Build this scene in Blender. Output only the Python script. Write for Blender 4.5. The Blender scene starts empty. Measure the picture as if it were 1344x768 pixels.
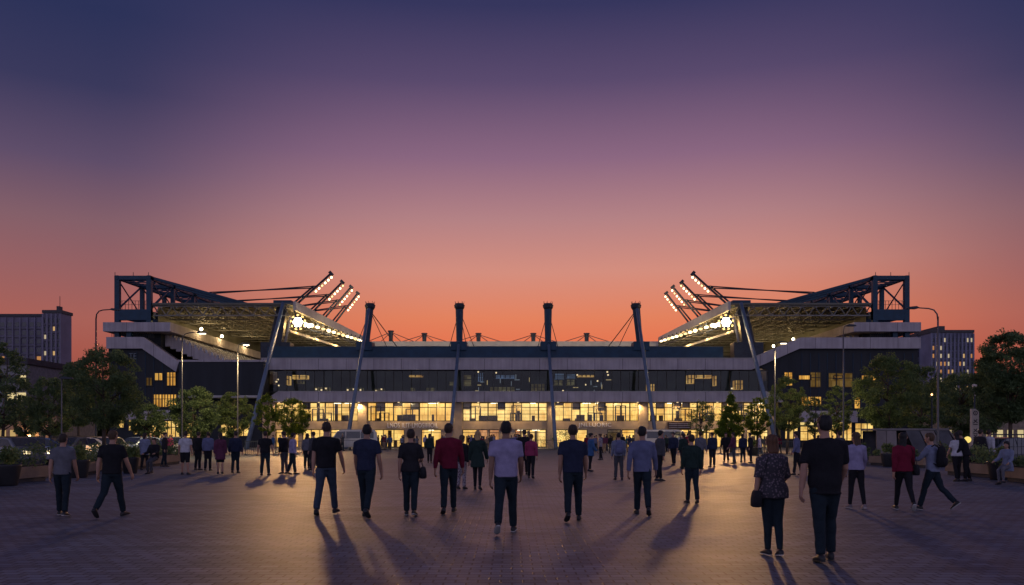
import bpy, math, random
import numpy as np
from mathutils import Vector, Matrix, noise as mnoise

R = math.radians
rnd = random.Random(7)
sc = bpy.context.scene
col = sc.collection
F, CAMZ, HX, HY = 1100.0, 1.55, 672.0, 572.0     # focal length in photo pixels, eye height, horizon

def at(px, py, Y):
    return Vector(((px - HX) / F * Y, Y, CAMZ + (HY - py) / F * Y))
def gx(px, Y):
    return (px - HX) / F * Y
def gy(py):                                       # distance of a ground point seen at picture row py
    return F * CAMZ / (py - HY)

# ------------------------------------------------------------------ materials
def srgb(r, g, b):
    def c(v):
        v /= 255.0
        return v / 12.92 if v <= 0.04045 else ((v + 0.055) / 1.055) ** 2.4
    return (c(r), c(g), c(b), 1.0)

MATS = {}
def mat(name, rgb, rough=0.7, metal=0.0, var=0.25, scale=3.0, bump=0.0, bscale=None, spec=0.4, coord='Object', stretch=(1, 1, 1)):
    if name in MATS: return MATS[name]
    m = bpy.data.materials.new(name); m.use_nodes = True
    nt = m.node_tree; N = nt.nodes; L = nt.links
    b = N['Principled BSDF']
    b.inputs['Roughness'].default_value = rough
    b.inputs['Metallic'].default_value = metal
    b.inputs['Specular IOR Level'].default_value = spec
    tc = N.new('ShaderNodeTexCoord'); mp = N.new('ShaderNodeMapping')
    mp.inputs['Scale'].default_value = stretch
    L.new(tc.outputs[coord], mp.inputs['Vector'])
    no = N.new('ShaderNodeTexNoise'); no.inputs['Scale'].default_value = scale; no.inputs['Detail'].default_value = 6
    L.new(mp.outputs['Vector'], no.inputs['Vector'])
    cr = N.new('ShaderNodeValToRGB')
    lo = [max(0, c * (1 - var)) for c in rgb]; hi = [min(1, c * (1 + var)) for c in rgb]
    cr.color_ramp.elements[0].position = 0.3; cr.color_ramp.elements[0].color = (*lo, 1)
    cr.color_ramp.elements[1].position = 0.7; cr.color_ramp.elements[1].color = (*hi, 1)
    L.new(no.outputs['Fac'], cr.inputs['Fac']); L.new(cr.outputs['Color'], b.inputs['Base Color'])
    if bump:
        n2 = N.new('ShaderNodeTexNoise'); n2.inputs['Scale'].default_value = bscale or scale * 8; n2.inputs['Detail'].default_value = 4
        L.new(mp.outputs['Vector'], n2.inputs['Vector'])
        bp = N.new('ShaderNodeBump'); bp.inputs['Strength'].default_value = bump; bp.inputs['Distance'].default_value = 0.05
        L.new(n2.outputs['Fac'], bp.inputs['Height']); L.new(bp.outputs['Normal'], b.inputs['Normal'])
    MATS[name] = m
    return m

def emit(name, rgb, strength):
    if name in MATS: return MATS[name]
    m = bpy.data.materials.new(name); m.use_nodes = True
    nt = m.node_tree; nt.nodes.remove(nt.nodes['Principled BSDF'])
    e = nt.nodes.new('ShaderNodeEmission'); e.inputs['Color'].default_value = (*rgb[:3], 1); e.inputs['Strength'].default_value = strength
    nt.links.new(e.outputs[0], nt.nodes['Material Output'].inputs['Surface'])
    MATS[name] = m
    return m

def lit_wall(name, rgb, strength, cell=(1.1, 0.55), contrast=0.45):
    """an inhabited, lamp-lit interior wall: panels, shelves and blotches of brightness"""
    if name in MATS: return MATS[name]
    m = bpy.data.materials.new(name); m.use_nodes = True
    nt = m.node_tree; N = nt.nodes; L = nt.links; N.remove(N['Principled BSDF'])
    tc = N.new('ShaderNodeTexCoord'); mp = N.new('ShaderNodeMapping'); mp.inputs['Rotation'].default_value = (R(90), 0, 0)
    L.new(tc.outputs['Object'], mp.inputs['Vector'])
    br = N.new('ShaderNodeTexBrick'); br.inputs['Scale'].default_value = 1.0
    br.inputs['Brick Width'].default_value = cell[0]; br.inputs['Row Height'].default_value = cell[1]
    br.inputs['Mortar Size'].default_value = 0.035; br.inputs['Mortar Smooth'].default_value = 0.4
    br.inputs['Color1'].default_value = (1, 1, 1, 1); br.inputs['Color2'].default_value = (1 - contrast,) * 3 + (1,)
    br.inputs['Mortar'].default_value = (0.45, 0.40, 0.34, 1); br.offset = 0.37
    L.new(mp.outputs[0], br.inputs['Vector'])
    no = N.new('ShaderNodeTexNoise'); no.inputs['Scale'].default_value = 0.55; no.inputs['Detail'].default_value = 5
    L.new(tc.outputs['Object'], no.inputs['Vector'])
    cr = N.new('ShaderNodeValToRGB')
    cr.color_ramp.elements[0].position = 0.32; cr.color_ramp.elements[0].color = (rgb[0] * .6, rgb[1] * .5, rgb[2] * .42, 1)
    cr.color_ramp.elements[1].position = 0.68; cr.color_ramp.elements[1].color = (min(1, rgb[0] * 1.05), min(1, rgb[1] * 1.12), min(1, rgb[2] * 1.35), 1)
    L.new(no.outputs['Fac'], cr.inputs['Fac'])
    mx = N.new('ShaderNodeMix'); mx.data_type = 'RGBA'; mx.blend_type = 'MULTIPLY'; mx.inputs['Factor'].default_value = 0.8
    L.new(cr.outputs[0], mx.inputs['A']); L.new(br.outputs['Color'], mx.inputs['B'])
    e = N.new('ShaderNodeEmission'); e.inputs['Strength'].default_value = strength
    L.new(mx.outputs['Result'], e.inputs['Color']); L.new(e.outputs[0], N['Material Output'].inputs['Surface'])
    MATS[name] = m
    return m

def glass(name, tint, refl):
    if name in MATS: return MATS[name]
    m = bpy.data.materials.new(name); m.use_nodes = True
    nt = m.node_tree; N = nt.nodes; L = nt.links; N.remove(N['Principled BSDF'])
    t = N.new('ShaderNodeBsdfTransparent'); t.inputs['Color'].default_value = (*tint, 1)
    g = N.new('ShaderNodeBsdfGlossy'); g.inputs['Roughness'].default_value = 0.06; g.inputs['Color'].default_value = (0.8, 0.85, 0.9, 1)
    lw = N.new('ShaderNodeFresnel'); lw.inputs['IOR'].default_value = 1.5
    ma = N.new('ShaderNodeMath'); ma.operation = 'ADD'; ma.inputs[1].default_value = refl; ma.use_clamp = True
    L.new(lw.outputs[0], ma.inputs[0])
    mx = N.new('ShaderNodeMixShader'); L.new(ma.outputs[0], mx.inputs[0]); L.new(t.outputs[0], mx.inputs[1]); L.new(g.outputs[0], mx.inputs[2])
    L.new(mx.outputs[0], N['Material Output'].inputs['Surface'])
    MATS[name] = m
    return m

def leafmat(name, rgb, trans=0.35):
    if name in MATS: return MATS[name]
    m = bpy.data.materials.new(name); m.use_nodes = True
    nt = m.node_tree; N = nt.nodes; L = nt.links
    b = N['Principled BSDF']; b.inputs['Roughness'].default_value = 0.65; b.inputs['Specular IOR Level'].default_value = 0.25
    tc = N.new('ShaderNodeTexCoord')
    n1 = N.new('ShaderNodeTexNoise'); n1.inputs['Scale'].default_value = 1.3; n1.inputs['Detail'].default_value = 3
    ge = N.new('ShaderNodeNewGeometry')
    L.new(tc.outputs['Object'], n1.inputs['Vector'])
    ad = N.new('ShaderNodeMath'); ad.operation = 'ADD'; L.new(n1.outputs['Fac'], ad.inputs[0])
    mu = N.new('ShaderNodeMath'); mu.operation = 'MULTIPLY'; mu.inputs[1].default_value = 0.35; L.new(ge.outputs['Random Per Island'], mu.inputs[0]); L.new(mu.outputs[0], ad.inputs[1])
    cr = N.new('ShaderNodeValToRGB')
    cr.color_ramp.elements[0].position = 0.35; cr.color_ramp.elements[0].color = (rgb[0] * .45, rgb[1] * .5, rgb[2] * .5, 1)
    cr.color_ramp.elements[1].position = 0.95; cr.color_ramp.elements[1].color = (rgb[0] * 1.5, rgb[1] * 1.35, rgb[2] * 1.1, 1)
    L.new(ad.outputs[0], cr.inputs[0]); L.new(cr.outputs[0], b.inputs['Base Color'])
    tr = N.new('ShaderNodeBsdfTranslucent'); L.new(cr.outputs[0], tr.inputs['Color'])
    mx = N.new('ShaderNodeMixShader'); mx.inputs[0].default_value = trans
    L.new(b.outputs[0], mx.inputs[1]); L.new(tr.outputs[0], mx.inputs[2]); L.new(mx.outputs[0], N['Material Output'].inputs['Surface'])
    MATS[name] = m
    return m

# ------------------------------------------------------------------ mesh builder
class MB:
    def __init__(s): s.v = []; s.f = []; s.mi = []
    def add(s, vs, fs, mi=0):
        o = len(s.v); s.v.extend([tuple(p) for p in vs]); s.f.extend([tuple(i + o for i in f) for f in fs]); s.mi.extend([mi] * len(fs)); return s
    def box(s, x0, x1, y0, y1, z0, z1, mi=0):
        vs = [(x, y, z) for z in (z0, z1) for y in (y0, y1) for x in (x0, x1)]
        return s.add(vs, [(0, 2, 3, 1), (4, 5, 7, 6), (0, 1, 5, 4), (2, 6, 7, 3), (0, 4, 6, 2), (1, 3, 7, 5)], mi)
    def prism(s, pts, y0, y1, mi=0):                # polygon in x,z extruded along y
        n = len(pts); vs = [(x, y0, z) for x, z in pts] + [(x, y1, z) for x, z in pts]
        fs = [tuple(range(n)), tuple(range(2 * n - 1, n - 1, -1))] + [(i, i + n, (i + 1) % n + n, (i + 1) % n) for i in range(n)]
        return s.add(vs, fs, mi)
    def prismx(s, pts, x0, x1, mi=0):               # polygon in y,z extruded along x
        n = len(pts); vs = [(x0, y, z) for y, z in pts] + [(x1, y, z) for y, z in pts]
        fs = [tuple(range(n)), tuple(range(2 * n - 1, n - 1, -1))] + [(i, i + n, (i + 1) % n + n, (i + 1) % n) for i in range(n)]
        return s.add(vs, fs, mi)
    def rings(s, rings, mi=0, cap=True):
        n = len(rings[0]); o = []
        vs = [p for r in rings for p in r]; fs = []
        for k in range(len(rings) - 1):
            for i in range(n):
                j = (i + 1) % n
                fs.append((k * n + i, k * n + j, (k + 1) * n + j, (k + 1) * n + i))
        if cap:
            fs.append(tuple(range(n - 1, -1, -1))); fs.append(tuple((len(rings) - 1) * n + i for i in range(n)))
        return s.add(vs, fs, mi)
    def tube(s, pts, rad, seg=8, mi=0, flat=1.0, side=None):
        pts = [Vector(p) for p in pts]
        if not isinstance(rad, (list, tuple)): rad = [rad] * len(pts)
        rg = []; up = None
        for i, p in enumerate(pts):
            d = (pts[min(i + 1, len(pts) - 1)] - pts[max(i - 1, 0)])
            if d.length < 1e-9: d = Vector((0, 0, 1))
            d.normalize()
            if up is None:
                up = Vector(side) if side is not None else (Vector((0, 1, 0)) if abs(d.y) < 0.9 else Vector((1, 0, 0)))
            u = (up - d * up.dot(d)); u.normalize(); up = u
            w = d.cross(u)
            rg.append([p + (u * math.cos(a) + w * math.sin(a) * flat) * rad[i] for a in [2 * math.pi * k / seg for k in range(seg)]])
        return s.rings(rg, mi)
    def beam(s, a, b, w, h=None, mi=0):
        h = h or w
        a = Vector(a); b = Vector(b); d = (b - a).normalized()
        u = Vector((0, 0, 1)) if abs(d.z) < 0.95 else Vector((0, 1, 0))
        u = (u - d * u.dot(d)).normalized(); r = d.cross(u)
        q = [(-1, -1), (1, -1), (1, 1), (-1, 1)]
        return s.rings([[p + r * (i * w / 2) + u * (j * h / 2) for i, j in q] for p in (a, b)], mi)
    def ball(s, c, r, seg=10, rg=7, mi=0):
        c = Vector(c); rx, ry, rz = (r if isinstance(r, (tuple, list)) else (r, r, r))
        rings = []
        for k in range(rg + 1):
            t = math.pi * (0.03 + 0.94 * k / rg)
            rings.append([c + Vector((rx * math.sin(t) * math.cos(a), ry * math.sin(t) * math.sin(a), -rz * math.cos(t))) for a in [2 * math.pi * i / seg for i in range(seg)]])
        return s.rings(rings, mi)
    def mesh(s, name='m'):
        me = bpy.data.meshes.new(name); me.from_pydata(s.v, [], s.f)
        if any(s.mi): me.polygons.foreach_set('material_index', s.mi)
        return me
    def build(s, name, mats, parent=None, world=True, smooth=False, bevel=0, fixn=True):
        me = s.mesh(name)
        if world and parent is not None:
            o = Vector((0, 0, 0)); p = parent
            while p is not None: o = o + p.location; p = p.parent
            me.transform(Matrix.Translation(-o))
        if fixn:
            import bmesh
            bm = bmesh.new(); bm.from_mesh(me); bmesh.ops.recalc_face_normals(bm, faces=bm.faces[:])
            if bevel:
                bmesh.ops.bevel(bm, geom=bm.edges[:], offset=bevel, segments=2, affect='EDGES', profile=0.6)
            bm.to_mesh(me); bm.free()
        return link(name, me, mats, parent, smooth)

def link(name, me, mats, parent=None, smooth=False):
    for m in (mats if isinstance(mats, (list, tuple)) else [mats]):
        if len(me.materials) < (len(mats) if isinstance(mats, (list, tuple)) else 1): me.materials.append(m)
    if smooth: me.polygons.foreach_set('use_smooth', [True] * len(me.polygons))
    o = bpy.data.objects.new(name, me); col.objects.link(o)
    if parent is not None: o.parent = parent
    return o

def tag(o, label=None, cat=None, group=None, kind=None):
    if label: o['label'] = label
    if cat: o['category'] = cat
    if group: o['group'] = group
    if kind: o['kind'] = kind
    return o
def thing(name, label, cat, loc=(0, 0, 0), rz=0.0, group=None):
    o = bpy.data.objects.new(name, None); col.objects.link(o)
    o.location = loc; o.rotation_euler = (0, 0, rz); o.empty_display_size = 0.3
    return tag(o, label, cat, group)
def copy_thing(root, loc, rz=0.0, label=None, group=None):
    r = root.copy(); col.objects.link(r); r.location = loc; r.rotation_euler = (0, 0, rz)
    if label: r['label'] = label
    if group: r['group'] = group
    for ch in root.children:
        c = ch.copy(); col.objects.link(c); c.parent = r
        for g in ch.children:
            d = g.copy(); col.objects.link(d); d.parent = c
    return r
def remat(o, m):
    for s in o.material_slots: s.link = 'OBJECT'; s.material = m

# ------------------------------------------------------------------ people
def fuse(mb, voxel, smooth=3, amp=0.0, nscale=(9, 9, 4), seed=0.0):
    """merge overlapping lofts into one continuous skin"""
    me = mb.mesh('tmp'); ob = bpy.data.objects.new('tmp', me); col.objects.link(ob)
    r = ob.modifiers.new('r', 'REMESH'); r.mode = 'VOXEL'; r.voxel_size = voxel
    s = ob.modifiers.new('s', 'SMOOTH'); s.factor = 0.5; s.iterations = smooth
    dg = bpy.context.evaluated_depsgraph_get(); dg.update()
    out = bpy.data.meshes.new_from_object(ob.evaluated_get(dg))
    bpy.data.objects.remove(ob); bpy.data.meshes.remove(me)
    if amp:
        n = len(out.vertices); co = np.empty(n * 3); no = np.empty(n * 3)
        out.vertices.foreach_get('co', co); out.vertices.foreach_get('normal', no)
        co = co.reshape(-1, 3); no = no.reshape(-1, 3)
        off = np.array([mnoise.noise((p[0] * nscale[0] + seed, p[1] * nscale[1] + 3.1 * seed, p[2] * nscale[2])) + 0.5 * mnoise.noise((p[0] * nscale[0] * 2.3 + p[2] * 6, p[1] * nscale[1] * 2 + seed, p[2] * nscale[2] * 2.5)) for p in co])
        co += no * (off * amp)[:, None]
        out.vertices.foreach_set('co', co.ravel())
    return out

def ell(c, rx, ry, seg=14, tilt=0.0):
    return [Vector((c[0] + rx * math.cos(a), c[1] + ry * math.sin(a), c[2] + tilt * math.sin(a))) for a in [2 * math.pi * k / seg for k in range(seg)]]

DEF = dict(fem=0, legs=((14, 4), (-12, 12)), arms=((9, -12, 14), (9, 12, 14)), top='tee', bottom='jeans', hair='short', wide=1.0,
           headyaw=0.0, lean=2.0, shoe=1.0, sit=False)

def person_meshes(p, vox, fine):
    """local space: stands on z=0, faces +y, 1.75 m tall; returns part name -> mesh"""
    q = dict(DEF); q.update(p)
    fem = q['fem']; W = q['wide']; seed = q.get('seed', 1.0) * 7.3
    sh = (0.172 if fem else 0.19) * (0.6 + 0.4 * W); waist = (0.126 if fem else 0.157) * W; hip = (0.176 if fem else 0.163) * W
    chest = (0.152 if fem else 0.182) * W; dep = 0.112 * W
    seg = 14
    # legs
    legs = []
    for i, s in enumerate((-1, 1)):
        th, kn = q['legs'][i]
        th_, sh_ = R(th), R(th - kn)
        h = Vector((s * 0.080, 0, 0.90)); ab = s * q.get('stance', 0.015)
        k = h + Vector((ab * 0.42, math.sin(th_) * 0.42, -math.cos(th_) * 0.42))
        a = k + Vector((ab * 0.3, math.sin(sh_) * 0.40, -math.cos(sh_) * 0.40))
        pit = min(0, (th - kn) + 8) if th - kn < -8 else max(0, th - kn - 6) * 0.6
        pit = R(max(-42, pit))
        fd = Vector((s * 0.13, math.cos(pit), math.sin(pit))).normalized(); fu = Vector((0, -math.sin(pit), math.cos(pit)))
        legs.append(dict(h=h, k=k, a=a, fd=fd, fu=fu, s=s))
    low = min(min((l['a'] - l['fu'] * 0.085 + l['fd'] * t).z for t in (-0.06, 0.17)) for l in legs)
    T = Vector((0, 0, -low))
    for l in legs:
        for n in 'hka': l[n] = l[n] + T
    lean = math.tan(R(q['lean']))
    def Z(z): return z + T.z
    def tp(z): return lean * (z - 0.95)
    # arms
    arms = []
    for i, s in enumerate((-1, 1)):
        ab, sw, eb = q['arms'][i][:3]; inw = q['arms'][i][3] if len(q['arms'][i]) > 3 else 0
        S = Vector((s * sh, tp(1.42), Z(1.385)))
        d1 = Vector((s * math.sin(R(ab)), math.sin(R(sw)), -math.cos(R(sw)) * math.cos(R(ab)))).normalized()
        E = S + d1 * 0.285
        d2 = Vector((s * math.sin(R(ab * 0.55 - inw)), math.sin(R(sw + eb)), -math.cos(R(sw + eb)))).normalized()
        Wr = E + d2 * 0.25
        arms.append(dict(S=S, E=E, W=Wr, d=d2, d1=d1, s=s))
    # torso rings: (z, rx, ry)
    tor = [(0.84, hip * .86, dep * .92), (0.93, hip, dep * 1.04), (1.03, (hip + waist) / 2, dep * .97), (1.10, waist, dep * .92), (1.20, (waist + chest) / 2, dep * .98),
           (1.30, chest, dep * 1.06), (1.365, sh * .95, dep * .94), (1.41, sh * .84, dep * .80), (1.445, sh * .62, dep * .68), (1.475, sh * .42, dep * .58), (1.50, 0.060, 0.060)]
    def torso(mb, inf, z0=0.80, z1=2.0, flare=0.0, hem=None):
        rg = []
        for z, rx, ry in tor:
            if z < z0 or z > z1: continue
            f = flare * max(0, (1.12 - z)) / 0.3
            rg.append(ell((0, tp(z), Z(z)), rx + inf + f, ry + inf + f * .8, seg))
        if hem:
            z, a, b = hem
            rg.insert(0, ell((0, tp(z), Z(z)), a, b, seg))
        mb.rings(rg)
    ls = 1.0 if not fem else 0.94
    ws = 0.55 + 0.45 * W
    def leg_tube(mb, l, inf, to_ankle=1.0, knee=0.058, calf=0.055, ank=0.040):
        h, k, a = l['h'], l['k'], l['a']
        pts = [h + Vector((0, 0, 0.03)), h.lerp(k, .35), h.lerp(k, .75), k, k.lerp(a, .3) - l['fd'] * .012, k.lerp(a, .7), a + Vector((0, 0, 0.0))]
        rad = [0.093 * ws, 0.086 * ws, 0.068 * ws, knee * ws, calf * ws, (ank + .006) * ws, ank]
        n = len(pts)
        if to_ankle < 1: pts, rad = pts[:4], rad[:4]
        mb.tube(pts, [r + inf for r in rad], 12)
    # ---- body (skin): one surface
    B = MB()
    hy = q['headyaw']; hc = Vector((0, tp(1.62) + 0.018, Z(1.632)))
    Rh = Matrix.Rotation(R(hy), 3, 'Z')
    def HP(x, y, z): return hc + Rh @ Vector((x, y, z))
    # the head as lofted rings chin to crown
    hr = [(-0.116, .032, .030, .045), (-0.100, .046, .052, .030), (-0.070, .062, .074, .012), (-0.03, .073, .089, .002), (0.015, .078, .095, -.002), (0.06, .075, .092, -.004), (0.09, .057, .072, -.006), (0.112, .026, .036, -.008)]
    B.rings([[HP(rx * math.cos(a), yo + ry * math.sin(a), z) for a in [2 * math.pi * k / 14 for k in range(14)]] for z, rx, ry, yo in hr])
    B.tube([Vector((0, tp(1.44), Z(1.44))), Vector((0, tp(1.52) + .004, Z(1.52))), hc + Vector((0, -.01, -.03))], [0.066, 0.054 * (0.9 if fem else 1.02), 0.052], 12)
    B.rings([ell((0, tp(z), Z(z)), rx - .012, ry - .012, seg) for z, rx, ry in tor if z < 1.48])
    if fine:
        B.tube([HP(0, .088, .02), HP(0, .108, -.022), HP(0, .098, -.034)], [.008, .014, .012], 8)     # nose
        B.tube([HP(-.022, .090, -.060), HP(0, .098, -.060), HP(.022, .090, -.060)], [.006, .009, .006], 8)  # lips
        for s in (-1, 1):
            B.tube([HP(s * .076, -.006, -.038), HP(s * .087, -.012, -.004), HP(s * .084, -.014, .026)], [.010, .015, .011], 8)  # ears
    for l in legs: leg_tube(B, l, -0.006)
    for l in legs:
        B.tube([l['a'], l['a'] - l['fu'] * .05 + l['fd'] * .06, l['a'] - l['fu'] * .065 + l['fd'] * .14], [.036, .03, .02], 8)
    aw = 0.9 if fem else 1.0
    for a in arms:
        S, E, Wr = a['S'], a['E'], a['W']
        B.tube([S - Vector((a['s'] * .06, 0, -.02)), S, S.lerp(E, .4), E, E.lerp(Wr, .3), Wr], [.05 * aw, .056 * aw, .050 * aw, .043 * aw, .044 * aw, .030], 10)
        d = a['d']; n = Vector((-a['s'], 0.12, 0)); n = (n - d * n.dot(d)).normalized(); t = d.cross(n) * (1 if a['s'] > 0 else -1)
        if t.y < 0: t = -t                              # thumb side points forward
        a['n'], a['t'] = n, t
        H = 1.13
        B.rings([[c + t * (w * math.cos(x)) + n * (th * math.sin(x)) for x in [2 * math.pi * k / 10 for k in range(10)]] for c, w, th in
                 ((Wr - d * .012, .030, .025), (Wr + d * .025 * H, .041, .020), (Wr + d * .06 * H, .046, .018), (Wr + d * .092 * H, .045, .014))])
        if fine:
            for k, (ln, off) in enumerate(((.075, .034), (.087, .0115), (.080, -.0115), (.063, -.033))):
                b0 = Wr + d * (.098 - .004 * abs(k - 1)) + t * off
                c1 = R(18 + 5 * k); c2 = R(48 + 8 * k)
                p1 = b0 + (d * math.cos(c1) + n * math.sin(c1)) * ln * .5
                p2 = p1 + (d * math.cos(c2) + n * math.sin(c2)) * ln * .5
                B.tube([b0 - d * .02, b0, p1, p2], [.0100, .0104, .0096, .0078], 7)
            tb = Wr + d * .022 + t * .026
            p1 = tb + (d * .7 + t * .62 + n * .25).normalized() * .038; p2 = p1 + (d * .93 + t * .15 + n * .35).normalized() * .032
            B.tube([tb - t * .015, tb, p1, p2], [.012, .012, .0105, .008], 7)
        else:
            B.tube([Wr + d * .08, Wr + d * .12 + n * .01, Wr + d * .16 + n * .035], [.033, .030, .016], 8, flat=.5, side=tuple(t))
            B.tube([Wr + d * .02 + t * .02, Wr + d * .06 + t * .05], [.012, .009], 6)
    out = {}
    out['body'] = fuse(B, vox * (0.62 if fine else 1.0), 2)
    # ---- top
    Tm = MB(); top = q['top']; bulk = {'tee': .018, 'long': .017, 'jacket': .030, 'tunic': .016, 'tank': .012, 'blouse': .026}[top]
    hemz = q.get('hem', 0.885)
    if top == 'tunic':
        torso(Tm, bulk, 0.9, 1.49, .01, hem=(hemz, hip + .045, dep + .06))
    else:
        torso(Tm, bulk, hemz + .03, 1.49, 0 if top != 'blouse' else .02, hem=(hemz, hip + bulk + .001, dep + bulk + .012))
    for a in arms:
        S, E, Wr = a['S'], a['E'], a['W']; iS = S - Vector((a['s'] * .08, 0, -.022))
        if top in ('tee', 'blouse'):
            e = S.lerp(E, q.get('sleeve', .68)); Tm.tube([iS, S, S.lerp(e, .5), e], [.066, .071 * aw, .066 * aw, (.064 if top == 'tee' else .075) * aw], 12)
        elif top == 'tank':
            Tm.tube([iS, S], [.06, .06], 12)
        else:
            g = .008 if top == 'long' else .018
            Tm.tube([iS, S, S.lerp(E, .5), E, E.lerp(Wr, .5), Wr - a['d'] * .01], [.062 + g, .063 + g, .054 + g, .047 + g, .043 + g, .034 + g], 12)
    out['top'] = fuse(Tm, vox * 1.1, 3, .010 if fine else .007, (7, 7, 5), seed)
    # ---- lower garment
    Bm = MB(); bt = q['bottom']
    if bt == 'skirt':
        z0 = q.get('skirt', .5)
        Bm.rings([ell((0, 0, Z(z0)), .24, .2, seg), ell((0, 0, Z(.75)), .21, .16, seg), ell((0, 0, Z(.93)), hip + .008, dep + .012, seg), ell((0, 0, Z(1.06)), waist + .02, dep, seg)])
    else:
        Bm.rings([ell((0, 0, Z(z)), rx + .004, ry + .004, seg) for z, rx, ry in tor if z < 1.0])
        for sx in (-1, 1): Bm.ball((sx * .072, -.018, Z(.885)), (.086 * ws, .088, .09))
        for l in legs:
            if bt == 'shorts': leg_tube(Bm, l, .02, 0.5)
            elif bt == 'leggings': leg_tube(Bm, l, .003)
            else: leg_tube(Bm, l, .010, knee=.058, calf=.055, ank=.046)
    out['trousers' if bt in ('jeans',) else bt] = fuse(Bm, vox * 1.1, 2, .006 if fine and bt == 'jeans' else .002, (8, 8, 13), seed + 4)
    # ---- shoes
    for i, l in enumerate(legs):
        Sm = MB(); a, fd, fu = l['a'], l['fd'], l['fu']; sd = fd.cross(fu)
        def sec(t, w, hh, mi=0, base=-.088):
            c = a + fd * t + fu * base
            return [c + sd * (w * math.cos(x)) + fu * (hh * (0.5 + 0.5 * math.sin(x))) for x in [2 * math.pi * k / 12 for k in range(12)]]
        Sm.rings([sec(-.075, .020, .045), sec(-.062, .036, .085), sec(-.02, .040, .098), sec(.04, .042, .088), sec(.10, .047, .064), sec(.155, .044, .048), sec(.185, .026, .036)])
        Sm.rings([sec(-.078, .022, .016, 1), sec(-.06, .039, .020, 1), sec(.04, .044, .020, 1), sec(.11, .050, .020, 1), sec(.16, .047, .018, 1), sec(.192, .026, .016, 1)], mi=1)
        me = Sm.mesh('shoe'); out['shoe%d' % i] = me
    # ---- hair
    Hm = MB(); ht = q['hair']
    k = {'short': 1.08, 'crop': 1.0, 'long': 1.14, 'bob': 1.14, 'bun': 1.07, 'cap': 1.08, 'bald': .0}[ht]
    if k:
        rr = [(-0.07, .048, .035, -.052), (-.04, .066, .06, -.032), (0.0, .077, .082, -.019), (.045, .080, .098, -.006), (.085, .068, .088, -.006), (.118, .036, .05, -.008)]
        Hm.rings([[HP(rx * k * math.cos(a), yo + ry * k * math.sin(a), z * (1 if z < 0 else .97 + .05 * k)) for a in [2 * math.pi * j / 14 for j in range(14)]] for z, rx, ry, yo in rr])
        if ht in ('long', 'bob'):
            end = -.30 if ht == 'long' else -.17
            rr = [(.06, .07, .06, -.04), (-.03, .082, .055, -.052), (-.12, .088, .046, -.066), (end * .75, .085, .04, -.082), (end, .055, .022, -.092)]
            Hm.rings([[HP(rx * math.cos(a), yo + ry * math.sin(a), z) for a in [2 * math.pi * j / 12 for j in range(12)]] for z, rx, ry, yo in rr])
        if ht == 'bun': Hm.ball(HP(0, -.11, .06), .042)
        out['hair'] = fuse(Hm, vox * .9, 2, .006, (26, 26, 10), seed + 2)
    q['joints'] = dict(arms=arms, Z=Z, tp=tp, sh=sh, dep=dep, hip=hip)
    return out, q

SKINS = [mat('skin_%d' % i, c, .55, var=.12, scale=12, spec=.35) for i, c in enumerate([(.36, .20, .14), (.30, .165, .11), (.22, .12, .08), (.42, .26, .19)])]
HAIRS = {n: mat('hair_' + n, c, .6, var=.35, scale=40, stretch=(1, 1, .15), spec=.3) for n, c in
         dict(black=(.012, .011, .012), dark=(.03, .02, .015), brown=(.07, .04, .022), auburn=(.10, .045, .022), blond=(.36, .24, .11), grey=(.2, .19, .18)).items()}
def cloth(name, rgb, var=.18): return mat('cloth_' + name, rgb, .85, var=var, scale=9, bump=.25, bscale=60, spec=.15)
def printed(name, a, b, scale=16):
    if 'cloth_' + name in MATS: return MATS['cloth_' + name]
    m = cloth(name, a)
    nt = m.node_tree; N = nt.nodes; L = nt.links
    vo = N.new('ShaderNodeTexVoronoi'); vo.inputs['Scale'].default_value = scale
    tc = [n for n in N if n.type == 'TEX_COORD'][0]; L.new(tc.outputs['Object'], vo.inputs['Vector'])
    cr = N.new('ShaderNodeValToRGB'); cr.color_ramp.elements[0].position = .28; cr.color_ramp.elements[0].color = (*b, 1)
    cr.color_ramp.elements[1].position = .42; cr.color_ramp.elements[1].color = (*a, 1)
    L.new(vo.outputs['Distance'], cr.inputs[0]); L.new(cr.outputs[0], N['Principled BSDF'].inputs['Base Color'])
    return m
CL = dict(black=cloth('black', (.014, .014, .017)), offblack=cloth('offblack', (.022, .022, .026)), navy=cloth('navy', (.022, .028, .055)), grey=cloth('grey', (.12, .12, .14)), darkgrey=cloth('darkgrey', (.06, .06, .068)),
          white=cloth('white', (.45, .44, .47)), lavender=cloth('lavender', (.27, .24, .37)), bluegrey=cloth('bluegrey', (.12, .13, .22)), maroon=cloth('maroon', (.13, .011, .028)), red=cloth('red', (.15, .011, .030)),
          pink=cloth('pink', (.25, .035, .09)), denim=cloth('denim', (.04, .055, .08)), darkdenim=cloth('darkdenim', (.014, .023, .031)), green=cloth('green', (.018, .034, .03)), blue=cloth('blue', (.04, .10, .22)),
          paleblue=cloth('paleblue', (.17, .19, .27)), tan=cloth('tan', (.28, .19, .12)), plum=cloth('plum', (.10, .03, .06)), teal=cloth('teal', (.03, .11, .12)),
          print_dark=printed('print_dark', (.05, .045, .055), (.17, .13, .15), 26), print_pale=printed('print_pale', (.30, .26, .28), (.12, .07, .1), 14))
SHOE = dict(dark=[mat('shoe_dark', (.016, .015, .016), .5), mat('sole_dark', (.03, .03, .03), .7)], pale=[mat('shoe_pale', (.16, .13, .14), .6), mat('sole_pale', (.5, .48, .46), .7)],
            mixed=[MATS['shoe_dark'], MATS['sole_pale']])

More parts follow.
